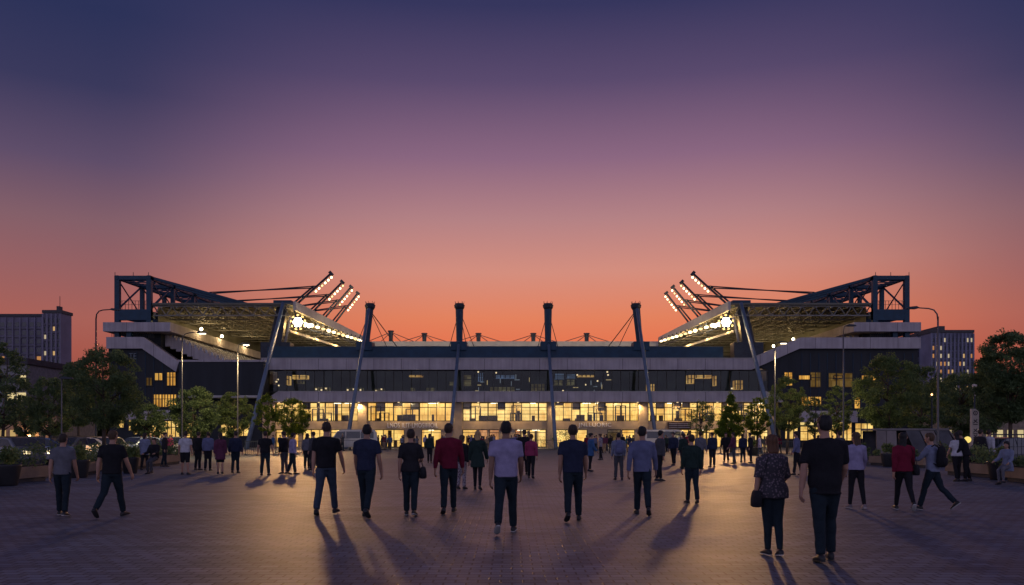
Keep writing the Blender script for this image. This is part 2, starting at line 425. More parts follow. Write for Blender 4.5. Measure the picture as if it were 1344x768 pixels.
def stride(p):
    if 'legs' in p: p['legs'] = tuple((th * 1.45 if abs(th) < 17 else th, kn * 1.5 if kn < 18 else kn) for th, kn in p['legs'])
    if 'arms' in p: p['arms'] = tuple((max(6, a[0] - 4), a[1] * 1.6, *a[2:]) for a in p['arms'])
    return p
def person(label, px, feet, head, tc, bc, hc='dark', skin=0, shoe='dark', yaw=0, Y=None, h=None, vox=.016, fine=False, group=None, **pose):
    Y = Y or gy(feet)
    h = h or max(1.55, min(1.93, (feet - head) * Y / F))
    pose['seed'] = pose.get('seed', px * .013)
    if fine: pose = stride(pose)
    ms, q = person_meshes(pose, vox, fine)
    root = thing('person', label, 'person', (gx(px, Y), Y, 0.006), R(yaw), group)
    s = h / 1.75
    root.scale = (s, s, s)
    tn = {'tee': 't_shirt', 'long': 'long_sleeved_top', 'jacket': 'jacket', 'tunic': 'tunic', 'tank': 'vest_top', 'blouse': 'blouse'}[q['top']]
    for k, me in ms.items():
        if k == 'body': link('body', me, SKINS[skin], root, True)
        elif k == 'top': link(tn, me, CL[tc], root, True)
        elif k.startswith('shoe'): link('shoe', me, SHOE[shoe], root, True)
        elif k == 'hair': link('hair', me, HAIRS[hc], root, True)
        else: link(k, me, CL[bc], root, True)
    if fine:
        hp = Vector((0, q['joints']['tp'](1.62) + .018, q['joints']['Z'](1.632))); Rh = Matrix.Rotation(R(q['headyaw']), 3, 'Z')
        for sx in (-1, 1):
            e = MB(); e.ball(hp + Rh @ Vector((sx * .030, .083, .004)), (.014, .010, .008), 10, 6); e.ball(hp + Rh @ Vector((sx * .030, .092, .004)), (.0055, .003, .0055), 8, 5, 1)
            e.build('eye', [mat('eye_white', (.6, .58, .55), .3), mat('iris', (.04, .025, .015), .2)], root, world=False, smooth=True)
    root['_s'] = s
    return root, q

def bag_on(root, label, kind, offs, colr, group=None):
    """a bag hanging from a walker: its own thing"""
    s = root['_s']; M = Matrix.Translation(root.location) @ Matrix.Rotation(root.rotation_euler.z, 4, 'Z') @ Matrix.Scale(s, 4)
    o = M @ Vector(offs[0])
    t = thing('backpack' if kind == 'pack' else 'shoulder_bag', label, 'backpack' if kind == 'pack' else 'bag', o, root.rotation_euler.z, group)
    b = MB()
    if kind == 'pack':
        b.rings([ell((0, 0, z), w, d, 14) for z, w, d in ((-.24, .10, .05), (-.22, .145, .085), (-.08, .155, .095), (.10, .145, .08), (.2, .11, .06), (.23, .06, .03))])
        pk = MB(); pk.rings([ell((0, -.07, z), w, d, 12) for z, w, d in ((-.2, .08, .03), (-.18, .11, .05), (-.05, .11, .05), (-.03, .08, .03))])
        st = MB()
        for sx in (-1, 1): st.tube([(sx * .09, .02, .2), (sx * .11, .10, .26), (sx * .115, .21, .19), (sx * .12, .25, .05), (sx * .13, .18, -.12), (sx * .12, .04, -.2)], .016, 6, flat=.4)
        b.build('pack_body', CL[colr], t, world=False, smooth=True); pk.build('pocket', CL[colr], t, world=False, smooth=True); st.build('strap', CL['offblack'], t, world=False, smooth=True)
    else:
        b.rings([[Vector((w * math.cos(a), d * math.sin(a), z)) for a in [2 * math.pi * k / 14 for k in range(14)]] for z, w, d in ((-.13, .05, .07), (-.11, .075, .14), (0, .07, .15), (.09, .05, .13), (.11, .03, .11))])
        b.build('bag_body', CL[colr], t, world=False, smooth=True)
        st = MB(); st.tube([tuple(Vector(p)) for p in offs[1]], .011, 6, flat=.5); st.build('strap', CL[colr], t, world=False, smooth=True)
    t.scale = (s, s, s)
    return t

G1 = 'people walking across the plaza'
def near(label, px, feet, head, tc, bc, **k):
    return person(label, px, feet, head, tc, bc, vox=.014, fine=True, group=G1, **k)
near('man in heather grey t-shirt and dark jeans walking by the low planter wall', 82, 678, 570, 'grey', 'darkdenim', legs=((10, 3), (-8, 4)), arms=((7, -6, 8), (9, 6, 12)), headyaw=-8, shoe='mixed', yaw=6, stance=.07)
near('brown-haired man in plain black t-shirt striding with both arms swung wide beside the planters', 147, 679, 563, 'black', 'darkdenim', hc='brown', legs=((-14, 16), (14, 3)), arms=((14, -8, 14), (16, 10, 10)), yaw=-4, wide=1.06)
near('man in black t-shirt and faded blue jeans, feet apart, right arm held out', 428, 676, 554, 'black', 'denim', legs=((-10, 6), (12, 3)), arms=((8, -4, 8), (17, 10, 8)), headyaw=6, wide=1.06, stance=.06)
near('man in navy t-shirt and dark jeans swinging his open right hand outward', 481, 679, 556, 'navy', 'darkdenim', hc='black', headyaw=12, legs=((12, 3), (-13, 14)), arms=((9, 10, 12), (15, -4, 18)), yaw=-3, skin=1)
a = near('short-haired person in black top with one arm bent over a dark hip bag', 539, 677, 564, 'offblack', 'darkdenim', fem=1, legs=((4, 2), (-6, 8)), arms=((11, -5, 8), (12, 12, 62, 22)), shoe='mixed', hem=.88, sleeve=.85, wide=1.08)
bag_on(a[0], 'dark slouchy bag at the hip of the short-haired person in black', 'bag', [(.25, .02, .88), [(0, .05, .10), (-.06, .10, .35), (-.11, .08, .56), (-.12, -.06, .54), (-.05, -.11, .30), (0, -.07, .10)]], 'offblack')
near('man in maroon long-sleeved shirt and black jeans with arms away from his sides', 589, 674, 556, 'maroon', 'darkdenim', top='long', headyaw=-14, legs=((-10, 8), (10, 2)), arms=((14, -6, 8), (15, 6, 8)), yaw=3, hem=.87, skin=1)
near('blond woman in long dark tunic and black leggings behind the maroon shirt', 627, 643, 566, 'green', 'black', hc='blond', hair='bob', fem=1, top='tunic', hem=.66, bottom='leggings', legs=((7, 4), (-8, 8)), arms=((14, 0, 12), (16, 8, 20)), yaw=-4)
near('man in pale lavender t-shirt and dark jeans walking in the middle of the plaza', 664, 700, 552, 'lavender', 'darkdenim', hc='black', skin=2, legs=((-15, 20), (11, 2)), arms=((10, -8, 10), (12, 6, 26, 4)), wide=1.05, shoe='mixed', stance=.05)
near('woman in bright pink top and black jeans with a low ponytail', 697, 628, 570, 'pink', 'black', hair='bun', hc='brown', fem=1, legs=((6, 2), (-7, 8)), arms=((10, 4, 12), (14, -6, 10)), yaw=-8, top='long')
near('man in very dark navy t-shirt and jeans, hands hanging low, right of the lavender t-shirt', 752, 684, 557, 'navy', 'darkdenim', skin=1, legs=((-13, 18), (9, 2)), arms=((10, -4, 10), (11, 6, 12)), wide=1.07, shoe='dark', stance=.05)
near('man in blue-grey long-sleeved shirt and black trousers striding under the fourth mast', 843, 676, 559, 'bluegrey', 'darkdenim', hc='black', skin=1, top='long', hem=.86, headyaw=-10, legs=((11, 3), (-13, 18)), arms=((15, -10, 14), (15, 8, 10)), yaw=-5, wide=1.04)
near('slim young man in dark sleeveless vest over pale sleeves casting a long shadow', 908, 661, 571, 'green', 'darkdenim', hc='dark', top='long', legs=((4, 2), (-6, 6)), arms=((8, 2, 10), (10, -4, 12)), yaw=4, wide=.95)
a = near('woman with shoulder-length brown hair in speckled dark blouse and tight jeans', 1014, 730, 574, 'print_dark', 'darkdenim', hair='bob', hc='auburn', fem=1, wide=1.13, top='blouse', sleeve=.95, hem=.83, bottom='leggings', stance=-.035, legs=((3, 2), (-4, 7)), arms=((13, -4, 10), (15, 10, 50, 14)), shoe='mixed', yaw=3)
bag_on(a[0], 'dark round handbag hanging at the side of the brown-haired woman in speckled blouse', 'bag', [(-.25, -.03, .84), [(0, .05, .10), (.04, .10, .35), (.14, .09, .62), (.15, -.06, .60), (.06, -.12, .32), (0, -.07, .10)]], 'offblack')
near('big broad man in black t-shirt and dark jeans, tallest figure in the foreground', 1083, 737, 546, 'black', 'darkdenim', hc='black', wide=1.14, legs=((-6, 3), (10, 10)), arms=((15, -6, 10), (14, 8, 34, 6)), yaw=-6, headyaw=14, hem=.80, sleeve=.8)
near('woman with very long brown hair in pale top and black leggings', 1124, 668, 568, 'lavender', 'black', hair='long', hc='brown', fem=1, top='long', bottom='leggings', headyaw=18, legs=((5, 2), (-5, 5)), arms=((8, 0, 14), (16, 8, 20)), stance=.05, shoe='pale')
a = near('dark-haired woman in red top mid-stride with right heel lifted', 1186, 670, 566, 'red', 'black', hair='long', hc='black', fem=1, top='long', bottom='leggings', wide=1.08, headyaw=-22, legs=((14, 4), (-20, 24)), arms=((10, -10, 16), (12, 12, 22)), shoe='mixed', yaw=-10)
bag_on(a[0], 'small dark bag slung at the right of the woman in red', 'bag', [(.26, .02, .90), [(0, .05, .10), (-.06, .10, .3), (-.12, .06, .5), (-.12, -.06, .5), (-.05, -.11, .3), (0, -.07, .10)]], 'offblack')
a = near('man in pale blue-grey shirt with a black backpack, taking a long stride towards the kiosk', 1224, 670, 567, 'paleblue', 'darkdenim', hc='brown', top='long', legs=((20, 4), (-22, 16)), arms=((8, 24, 55), (9, -10, 24)), yaw=42, shoe='mixed', lean=4)
bag_on(a[0], 'black backpack worn by the striding man in pale blue-grey shirt', 'pack', [(0, -.19, 1.20)], 'black')
a = near('man with a slate backpack and grey trousers standing before the dark doorway', 812, 630, 568, 'paleblue', 'darkgrey', hc='black', top='long', legs=((2, 1), (-2, 2)), arms=((9, 2, 20), (9, -2, 22)), stance=.05)
bag_on(a[0], 'slate backpack on the man standing before the dark doorway', 'pack', [(0, -.19, 1.20)], 'bluegrey')

G2 = 'people standing further off on the plaza'
def mid(label, px, feet, tc, bc, h=1.72, **k):
    Y = gy(feet)
    if 'fem' in k: h -= .06
    if 'arms' not in k: k['arms'] = ((rnd.uniform(6, 13), rnd.uniform(-12, 12), rnd.uniform(6, 30)), (rnd.uniform(6, 13), rnd.uniform(-12, 12), rnd.uniform(6, 30)))
    if 'legs' not in k:
        w = rnd.uniform(-10, 10); k['legs'] = ((w, 3 if w > 0 else 9), (-w, 3 if w < 0 else 9))
    k.setdefault('yaw', rnd.choice([0, 0, 0, 15, -20, 60, -70, 150])); k.setdefault('headyaw', rnd.choice([0, 0, 20, -25, 35]))
    return person(label, px, feet, 0, tc, bc, Y=Y, h=h, vox=.02, group=G2, **k)
mid('man in white t-shirt and black shorts standing beside the left planter', 243, 623, 'white', 'black', bottom='shorts', legs=((3, 1), (-3, 1)), stance=.08, wide=1.1)
mid('woman in dark knee-length coat with bare calves between two men in blue', 289, 622, 'plum', 'black', fem=1, top='tunic', hem=.6, bottom='shorts', hair='bob')
mid('man in navy jacket and dark jeans, right of the knee-length coat', 309, 621, 'navy', 'darkdenim', top='jacket', wide=1.05)
mid('man in slate blue shirt, black trousers, left of the knee-length coat', 273, 618, 'bluegrey', 'black', top='long', skin=1)
mid('person in black jacket half hidden beside the white t-shirt', 260, 617, 'black', 'black', top='jacket')
mid('heavy man in black t-shirt standing feet apart in the left pool of light', 348, 624, 'black', 'darkdenim', wide=1.14, stance=.1, legs=((2, 1), (-2, 1)), arms=((16, 0, 14), (15, 0, 16)))
mid('person in pale lilac jacket and dark jeans under the left saplings', 384, 623, 'lavender', 'darkdenim', fem=1, top='jacket', hair='short', hc='black', wide=1.15)
mid('man in black hoodie standing against the pale lilac jacket', 373, 622, 'black', 'darkgrey', top='jacket', wide=.98)
mid('woman in light grey shirt left of the faded blue jeans', 403, 615, 'grey', 'black', fem=1, top='long', hair='bob')
mid('man in striped-looking grey hoodie half behind the man in faded jeans', 412, 618, 'darkgrey', 'offblack', top='jacket')
mid('person in black coat standing by the planter ends with legs together', 216, 613, 'offblack', 'darkdenim', top='jacket')
mid('woman in dark dress walking behind the maroon shirt with patterned trousers', 606, 642, 'offblack', 'print_pale', fem=1, hair='bob', hc='brown', top='long', h=1.62)
mid('person in dark green jacket alone before the pale ticket windows', 564, 608, 'green', 'black', top='jacket', hair='long', hc='dark', fem=1)
mid('tall man in black coat directly right of the lavender t-shirt', 688, 623, 'black', 'black', top='jacket', h=1.78)
mid('person in bright blue dress and dark boots right of the navy t-shirt', 775, 619, 'blue', 'black', fem=1, top='tunic', hem=.7, hair='bun', bottom='leggings', hc='black')
mid('woman in flower-print top and dark trousers in front of the entrance door', 788, 604, 'print_pale', 'black', fem=1, hair='long', hc='brown')
mid('man in dark checked jacket behind the blue-grey shirt', 866, 632, 'darkgrey', 'black', top='jacket', hc='black', wide=1.08)
mid('man in dark blue jacket and black jeans left of the vest over pale sleeves', 884, 611, 'navy', 'black', top='jacket')
mid('woman in black jacket carrying nothing close left of the vest over pale sleeves', 897, 614, 'green', 'black', top='jacket', fem=1, hair='bob')
mid('man in grey top half hidden behind the vest over pale sleeves', 919, 616, 'grey', 'darkdenim', top='long')
mid('man in blue jacket standing alone in the right pool of light', 935, 613, 'navy', 'offblack', top='jacket', wide=1.1, legs=((2, 1), (-2, 1)))
mid('man in black suit by the slim lamp-lit sapling', 953, 607, 'black', 'black', top='jacket')
mid('person in rust brown coat between two dark figures by the conical tree', 963, 609, 'plum', 'darkgrey', top='jacket', hair='short')
mid('person in dark violet jacket right of the rust brown coat', 975, 607, 'navy', 'darkdenim', top='jacket', fem=1, hair='long')
mid('man in dark check shirt with hands in pockets left of the big broad man', 1046, 624, 'bluegrey', 'black', top='long', arms=((14, -6, 40, 10), (14, -6, 40, 10)))
mid('man in black jacket by the trimmed bush left of the brown-haired woman', 985, 608, 'offblack', 'black', top='jacket')
mid('person in white shirt standing behind the seated group at the right planter', 1256, 632, 'white', 'black', fem=1, hair='bob', hc='black', top='blouse')
mid('person in black coat stooping amid the group at the right planter', 1268, 632, 'black', 'black', top='jacket', lean=16, wide=1.15)
mid('man in dark shirt standing left of the pale totem base', 1286, 622, 'offblack', 'black', top='long', h=1.8)
mid('person in white jacket standing right of the pale totem base', 1297, 622, 'white', 'darkgrey', top='jacket', h=1.78)
mid('man in dark jacket beside the kiosk end post', 1102, 618, 'darkgrey', 'black', top='jacket')
mid('woman in grey dress beside the parked cars and left planter', 190, 617, 'paleblue', 'black', fem=1, top='tunic', hem=.7, hair='bob')
# seated on the planter edge: hips and knees bent
a = person('person in pale grey-blue dress seated on the planter edge at the far right', 1322, 636, 0, 'paleblue', 'grey', Y=gy(636), h=1.6, vox=.02, group='people sitting on the planters', fem=1, top='tunic', hem=.70, bottom='leggings', legs=((74, 80), (66, 76)), arms=((10, 20, 40), (10, 24, 44)), yaw=118, hair='bob', hc='black')
a = person('person in dark jacket crouched on the left planter with a pack on the lap', 203, 622, 0, 'black', 'darkgrey', Y=gy(622), h=1.7, vox=.02, group='people sitting on the planters', top='jacket', legs=((72, 78), (66, 76)), arms=((10, 30, 50), (10, 24, 54)), yaw=170, hair='short')

# the crowd at the entrances: a few figures built once, then copied in other clothes
G3 = 'crowd gathered at the stadium entrances'
protos = []
for i, kw in enumerate([dict(top='jacket', wide=1.05), dict(top='tee', hair='crop'), dict(top='jacket', fem=1, hair='long'), dict(top='long', fem=1, hair='bob'), dict(top='tunic', fem=1, hem=.68, bottom='leggings', hair='bun'),
                        dict(top='jacket', hair='cap', wide=1.12), dict(top='long'), dict(top='blouse', fem=1, hair='long')]):
    w = rnd.uniform(-12, 12)
    kw.update(legs=((w, 3 if w > 0 else 10), (-w, 3 if w < 0 else 10)), arms=((rnd.uniform(6, 14), rnd.uniform(-14, 14), rnd.uniform(8, 40)), (rnd.uniform(6, 14), rnd.uniform(-14, 14), rnd.uniform(8, 40))))
    ms, q = person_meshes(kw, .028, False)
    protos.append((ms, q))
TOPN = dict(navy='navy', black='black', grey='grey', white='white', plum='plum', blue='blue', maroon='maroon', darkgrey='charcoal', paleblue='pale blue', teal='teal', red='red', tan='tan', lavender='lilac', pink='pink', green='dark green', bluegrey='slate blue')
KIND = {'jacket': 'jacket', 'tee': 't-shirt', 'long': 'sweater', 'tunic': 'long tunic', 'blouse': 'loose blouse'}
zones = [  # px range, Y range, count, where
    (482, 530, 90, 99, 11, 'at the wide ticket window'), (535, 592, 84, 100, 7, 'below the left sign'),
    (608, 660, 72, 98, 11, 'before the red-lit doors'), (668, 716, 70, 96, 9, 'at the bright glass hall'),
    (770, 836, 74, 100, 11, 'at the dark doorway'), (856, 946, 70, 96, 11, 'before the lit corner shop'),
    (362, 470, 70, 92, 10, 'behind the left saplings'), (985, 1060, 62, 86, 7, 'among the right saplings'), (150, 235, 58, 72, 8, 'by the parked cars'),
    (1062, 1130, 58, 72, 4, 'left of the slanted kiosk')]
used = set()
for x0, x1, y0, y1, n, where in zones:
    for k in range(int(n * 1.5)):
        for _ in range(60):
            pi = rnd.randrange(len(protos)); ms, q = protos[pi]; tcol = rnd.choice(list(TOPN)); fem = q['fem']
            bcol = rnd.choice(['black', 'darkdenim', 'darkgrey', 'denim', 'offblack', 'tan'])
            bn = dict(black='black', darkdenim='dark blue', darkgrey='grey', denim='denim', offblack='black', tan='tan')[bcol]
            lab = '%s in %s %s, %s %s, %s' % ('woman' if fem else 'man', TOPN[tcol], KIND[q['top']], bn, 'leggings' if q['bottom'] == 'leggings' else 'trousers', where)
            if lab not in used: break
        used.add(lab)
        if k % 3 == 0: cx, cY = rnd.uniform(x0, x1), rnd.uniform(y0, y1)       # little knots of two to four
        px = cx + rnd.uniform(-9, 9); Y = max(y0, min(y1, cY + rnd.uniform(-1.6, 1.6))); h = rnd.uniform(1.52, 1.76) - (.07 if fem else 0)
        root = thing('person', lab, 'person', (gx(px, Y), Y, .006), R(rnd.choice([0, 0, 0, 180, 90, -90]) + rnd.uniform(-35, 35)), G3)
        root.scale = (h / 1.75,) * 3
        hm = HAIRS[rnd.choice(['black', 'dark', 'brown', 'auburn', 'blond', 'grey'])]
        for nm, me in ms.items():
            m = SKINS[rnd.randrange(4)] if nm == 'body' else CL[tcol] if nm == 'top' else hm if nm == 'hair' else SHOE['dark'][0] if nm.startswith('shoe') else CL[bcol]
            o = bpy.data.objects.new('shoe' if nm.startswith('shoe') else {'top': {'jacket': 'jacket', 'tee': 't_shirt', 'long': 'sweater', 'tunic': 'tunic', 'blouse': 'blouse'}[q['top']]}.get(nm, nm), me)
            if not me.materials: me.materials.append(m); me.polygons.foreach_set('use_smooth', [True] * len(me.polygons))
            col.objects.link(o); o.parent = root; remat(o, m)
# ------------------------------------------------------------------ setting materials
CONC = mat('pale_concrete', (.44, .395, .40), .8, var=.12, scale=.7, bump=.15, bscale=6)
def jointed(m, width):
    nt = m.node_tree; N = nt.nodes; L = nt.links; b = N['Principled BSDF']; tc = [n for n in N if n.type == 'TEX_COORD'][0]
    src = b.inputs['Base Color'].links[0].from_socket
    sx = N.new('ShaderNodeSeparateXYZ'); L.new(tc.outputs['Object'], sx.inputs[0])
    mo = N.new('ShaderNodeMath'); mo.operation = 'PINGPONG'; mo.inputs[1].default_value = width / 2; L.new(sx.outputs['X'], mo.inputs[0])
    ls = N.new('ShaderNodeMath'); ls.operation = 'LESS_THAN'; ls.inputs[1].default_value = .035; L.new(mo.outputs[0], ls.inputs[0])
    mp = N.new('ShaderNodeMapping'); mp.inputs['Scale'].default_value = (2.2, 1, .12); L.new(tc.outputs['Object'], mp.inputs[0])
    no = N.new('ShaderNodeTexNoise'); no.inputs['Scale'].default_value = 1.6; no.inputs['Detail'].default_value = 5; L.new(mp.outputs[0], no.inputs[0])
    cr = N.new('ShaderNodeValToRGB'); cr.color_ramp.elements[0].position = .35; cr.color_ramp.elements[0].color = (.84, .82, .82, 1); cr.color_ramp.elements[1].position = .6; cr.color_ramp.elements[1].color = (1, 1, 1, 1); L.new(no.outputs[0], cr.inputs[0])
    m1 = N.new('ShaderNodeMix'); m1.data_type = 'RGBA'; m1.blend_type = 'MULTIPLY'; m1.inputs['Factor'].default_value = 1; L.new(src, m1.inputs['A']); L.new(cr.outputs[0], m1.inputs['B'])
    m2 = N.new('ShaderNodeMix'); m2.data_type = 'RGBA'; m2.blend_type = 'MULTIPLY'; L.new(ls.outputs[0], m2.inputs['Factor']); L.new(m1.outputs['Result'], m2.inputs['A']); m2.inputs['B'].default_value = (.35, .35, .36, 1)
    L.new(m2.outputs['Result'], b.inputs['Base Color'])
jointed(CONC, 3.6)
TANW = mat('tan_stone', (.36, .27, .18), .75, var=.15, scale=1.5, bump=.2, bscale=14)
NAVY = mat('navy_metal', (.010, .042, .078), .5, .1, var=.2, scale=1.2)
DARK = mat('dark_cladding', (.012, .016, .021), .6, .0, var=.35, scale=.35, stretch=(3, 1, .4))
STEEL = mat('painted_steel', (.13, .17, .22), .45, .3, var=.15, scale=2)
DSTEEL = mat('dark_steel', (.035, .042, .055), .5, .4, var=.25, scale=2)
ROOFU = mat('roof_sheeting', (.15, .145, .11), .7, var=.2, scale=.5, stretch=(.2, 1, 1))
ROOFE = mat('roof_edge', (.42, .39, .36), .6, var=.12, scale=.8)
MULL = mat('window_frame', (.04, .036, .03), .5, .3, var=.15)
SEAT = mat('seat_shells', (.45, .47, .5), .6, var=.5, scale=2.2, stretch=(1, 2, 1))
ASPH = mat('asphalt', (.05, .05, .053), .85, var=.25, scale=2, bump=.3, bscale=40)
GLASS = glass('clear_glazing', (.93, .95, .93), .03)
DGLASS = glass('tinted_glazing', (.34, .36, .36), .0)

def paving():
    m = bpy.data.materials.new('plaza_pavers'); m.use_nodes = True
    nt = m.node_tree; N = nt.nodes; L = nt.links; b = N['Principled BSDF']
    tc = N.new('ShaderNodeTexCoord')
    br = N.new('ShaderNodeTexBrick'); br.inputs['Scale'].default_value = 1; br.inputs['Brick Width'].default_value = .24; br.inputs['Row Height'].default_value = .17
    br.inputs['Mortar Size'].default_value = .012; br.inputs['Mortar Smooth'].default_value = .3; br.inputs['Bias'].default_value = -.1
    br.inputs['Color1'].default_value = (.13, .155, .195, 1); br.inputs['Color2'].default_value = (.066, .08, .102, 1); br.inputs['Mortar'].default_value = (.028, .025, .03, 1)
    L.new(tc.outputs['Object'], br.inputs['Vector'])
    n1 = N.new('ShaderNodeTexNoise'); n1.inputs['Scale'].default_value = .35; n1.inputs['Detail'].default_value = 7; n1.inputs['Roughness'].default_value = .65
    L.new(tc.outputs['Object'], n1.inputs['Vector'])
    cr = N.new('ShaderNodeValToRGB'); cr.color_ramp.elements[0].position = .3; cr.color_ramp.elements[0].color = (.66, .66, .68, 1); cr.color_ramp.elements[1].position = .7; cr.color_ramp.elements[1].color = (1.15, 1.12, 1.1, 1)
    L.new(n1.outputs[0], cr.inputs[0])
    mx = N.new('ShaderNodeMix'); mx.data_type = 'RGBA'; mx.blend_type = 'MULTIPLY'; mx.inputs['Factor'].default_value = 1
    L.new(br.outputs['Color'], mx.inputs['A']); L.new(cr.outputs[0], mx.inputs['B'])
    # darker drainage / expansion lines every 5 m across
    sx = N.new('ShaderNodeSeparateXYZ'); L.new(tc.outputs['Object'], sx.inputs[0])
    mo = N.new('ShaderNodeMath'); mo.operation = 'PINGPONG'; mo.inputs[1].default_value = 2.55; L.new(sx.outputs['Y'], mo.inputs[0])
    ls = N.new('ShaderNodeMath'); ls.operation = 'LESS_THAN'; ls.inputs[1].default_value = .03; L.new(mo.outputs[0], ls.inputs[0])
    m2 = N.new('ShaderNodeMix'); m2.data_type = 'RGBA'; m2.blend_type = 'MULTIPLY'; L.new(ls.outputs[0], m2.inputs['Factor']); L.new(mx.outputs['Result'], m2.inputs['A']); m2.inputs['B'].default_value = (.4, .4, .42, 1)
    vo = N.new('ShaderNodeTexVoronoi'); vo.inputs['Scale'].default_value = 1.7; L.new(tc.outputs['Object'], vo.inputs['Vector'])
    gm = N.new('ShaderNodeValToRGB'); gm.color_ramp.elements[0].position = .035; gm.color_ramp.elements[0].color = (.35, .35, .36, 1); gm.color_ramp.elements[1].position = .07; gm.color_ramp.elements[1].color = (1, 1, 1, 1); L.new(vo.outputs['Distance'], gm.inputs[0])
    mpp = N.new('ShaderNodeMapping'); mpp.inputs['Scale'].default_value = (.12, .5, 1); L.new(tc.outputs['Object'], mpp.inputs[0])
    n3 = N.new('ShaderNodeTexNoise'); n3.inputs['Scale'].default_value = 2.2; n3.inputs['Detail'].default_value = 6; n3.inputs['Roughness'].default_value = .7; L.new(mpp.outputs[0], n3.inputs['Vector'])
    st_ = N.new('ShaderNodeValToRGB'); st_.color_ramp.elements[0].position = .36; st_.color_ramp.elements[0].color = (.6, .6, .62, 1); st_.color_ramp.elements[1].position = .56; st_.color_ramp.elements[1].color = (1.08, 1.08, 1.08, 1); L.new(n3.outputs[0], st_.inputs[0])
    m4 = N.new('ShaderNodeMix'); m4.data_type = 'RGBA'; m4.blend_type = 'MULTIPLY'; m4.inputs['Factor'].default_value = 1; L.new(m2.outputs['Result'], m4.inputs['A']); L.new(gm.outputs[0], m4.inputs['B'])
    m5 = N.new('ShaderNodeMix'); m5.data_type = 'RGBA'; m5.blend_type = 'MULTIPLY'; m5.inputs['Factor'].default_value = 1; L.new(m4.outputs['Result'], m5.inputs['A']); L.new(st_.outputs[0], m5.inputs['B'])
    L.new(m5.outputs['Result'], b.inputs['Base Color'])
    n2 = N.new('ShaderNodeTexNoise'); n2.inputs['Scale'].default_value = 30; n2.inputs['Detail'].default_value = 4; L.new(tc.outputs['Object'], n2.inputs['Vector'])
    r2 = N.new('ShaderNodeMapRange'); r2.inputs['To Min'].default_value = .43; r2.inputs['To Max'].default_value = .64; L.new(n1.outputs[0], r2.inputs[0]); L.new(r2.outputs[0], b.inputs['Roughness'])
    ad = N.new('ShaderNodeMath'); ad.operation = 'MULTIPLY_ADD'; ad.inputs[1].default_value = .35; L.new(n2.outputs[0], ad.inputs[0])
    iv = N.new('ShaderNodeMath'); iv.operation = 'SUBTRACT'; iv.inputs[0].default_value = 1; L.new(br.outputs['Fac'], iv.inputs[1]); L.new(iv.outputs[0], ad.inputs[2])
    bp = N.new('ShaderNodeBump'); bp.inputs['Strength'].default_value = .8; bp.inputs['Distance'].default_value = .02
    L.new(ad.outputs[0], bp.inputs['Height']); L.new(bp.outputs[0], b.inputs['Normal'])
    b.inputs['Specular IOR Level'].default_value = .28
    return m
def sheet(name, pts, z, m):
    b = MB(); b.add([(x, y, z) for x, y in pts], [tuple(range(len(pts)))])
    return tag(b.build(name, m), kind='structure')
sheet('ground', [(3000 * math.cos(a), 3000 * math.sin(a)) for a in [2 * math.pi * k / 48 for k in range(48)]], -.01, mat('earth', (.05, .05, .04), .95, var=.3, scale=.1))
sheet('plaza', [(-15.6, -30), (40, -30), (40, 18), (24.5, 30), (24.5, 46), (34, 56), (34, 109.4), (-34, 109.4), (-34, 56), (-21.6, 51), (-15.6, 25)], 0, paving())
sheet('car_park', [(-90, 20), (-15.3, 24), (-21.5, 51), (-33.9, 56.3), (-33.9, 109), (-90, 109)], -.005, ASPH)
sheet('side_road', [(40.1, -30), (90, -30), (90, 109), (34.1, 109), (34.1, 56.1), (24.6, 46.2), (24.6, 30.2), (40.1, 18.2)], -.005, ASPH)

# ------------------------------------------------------------------ stadium
FY = 110.0
def X(px): return (px - HX) / 10.0
def Zf(py): return CAMZ + (HY - py) / 10.0
st = thing('stadium', 'floodlit football stadium with cable masts, dark glass bands and two raised side stands', 'stadium', (0, FY, 0))
def part(mb, name, m, parent=None, **k): return mb.build(name, m, parent or st, **k)

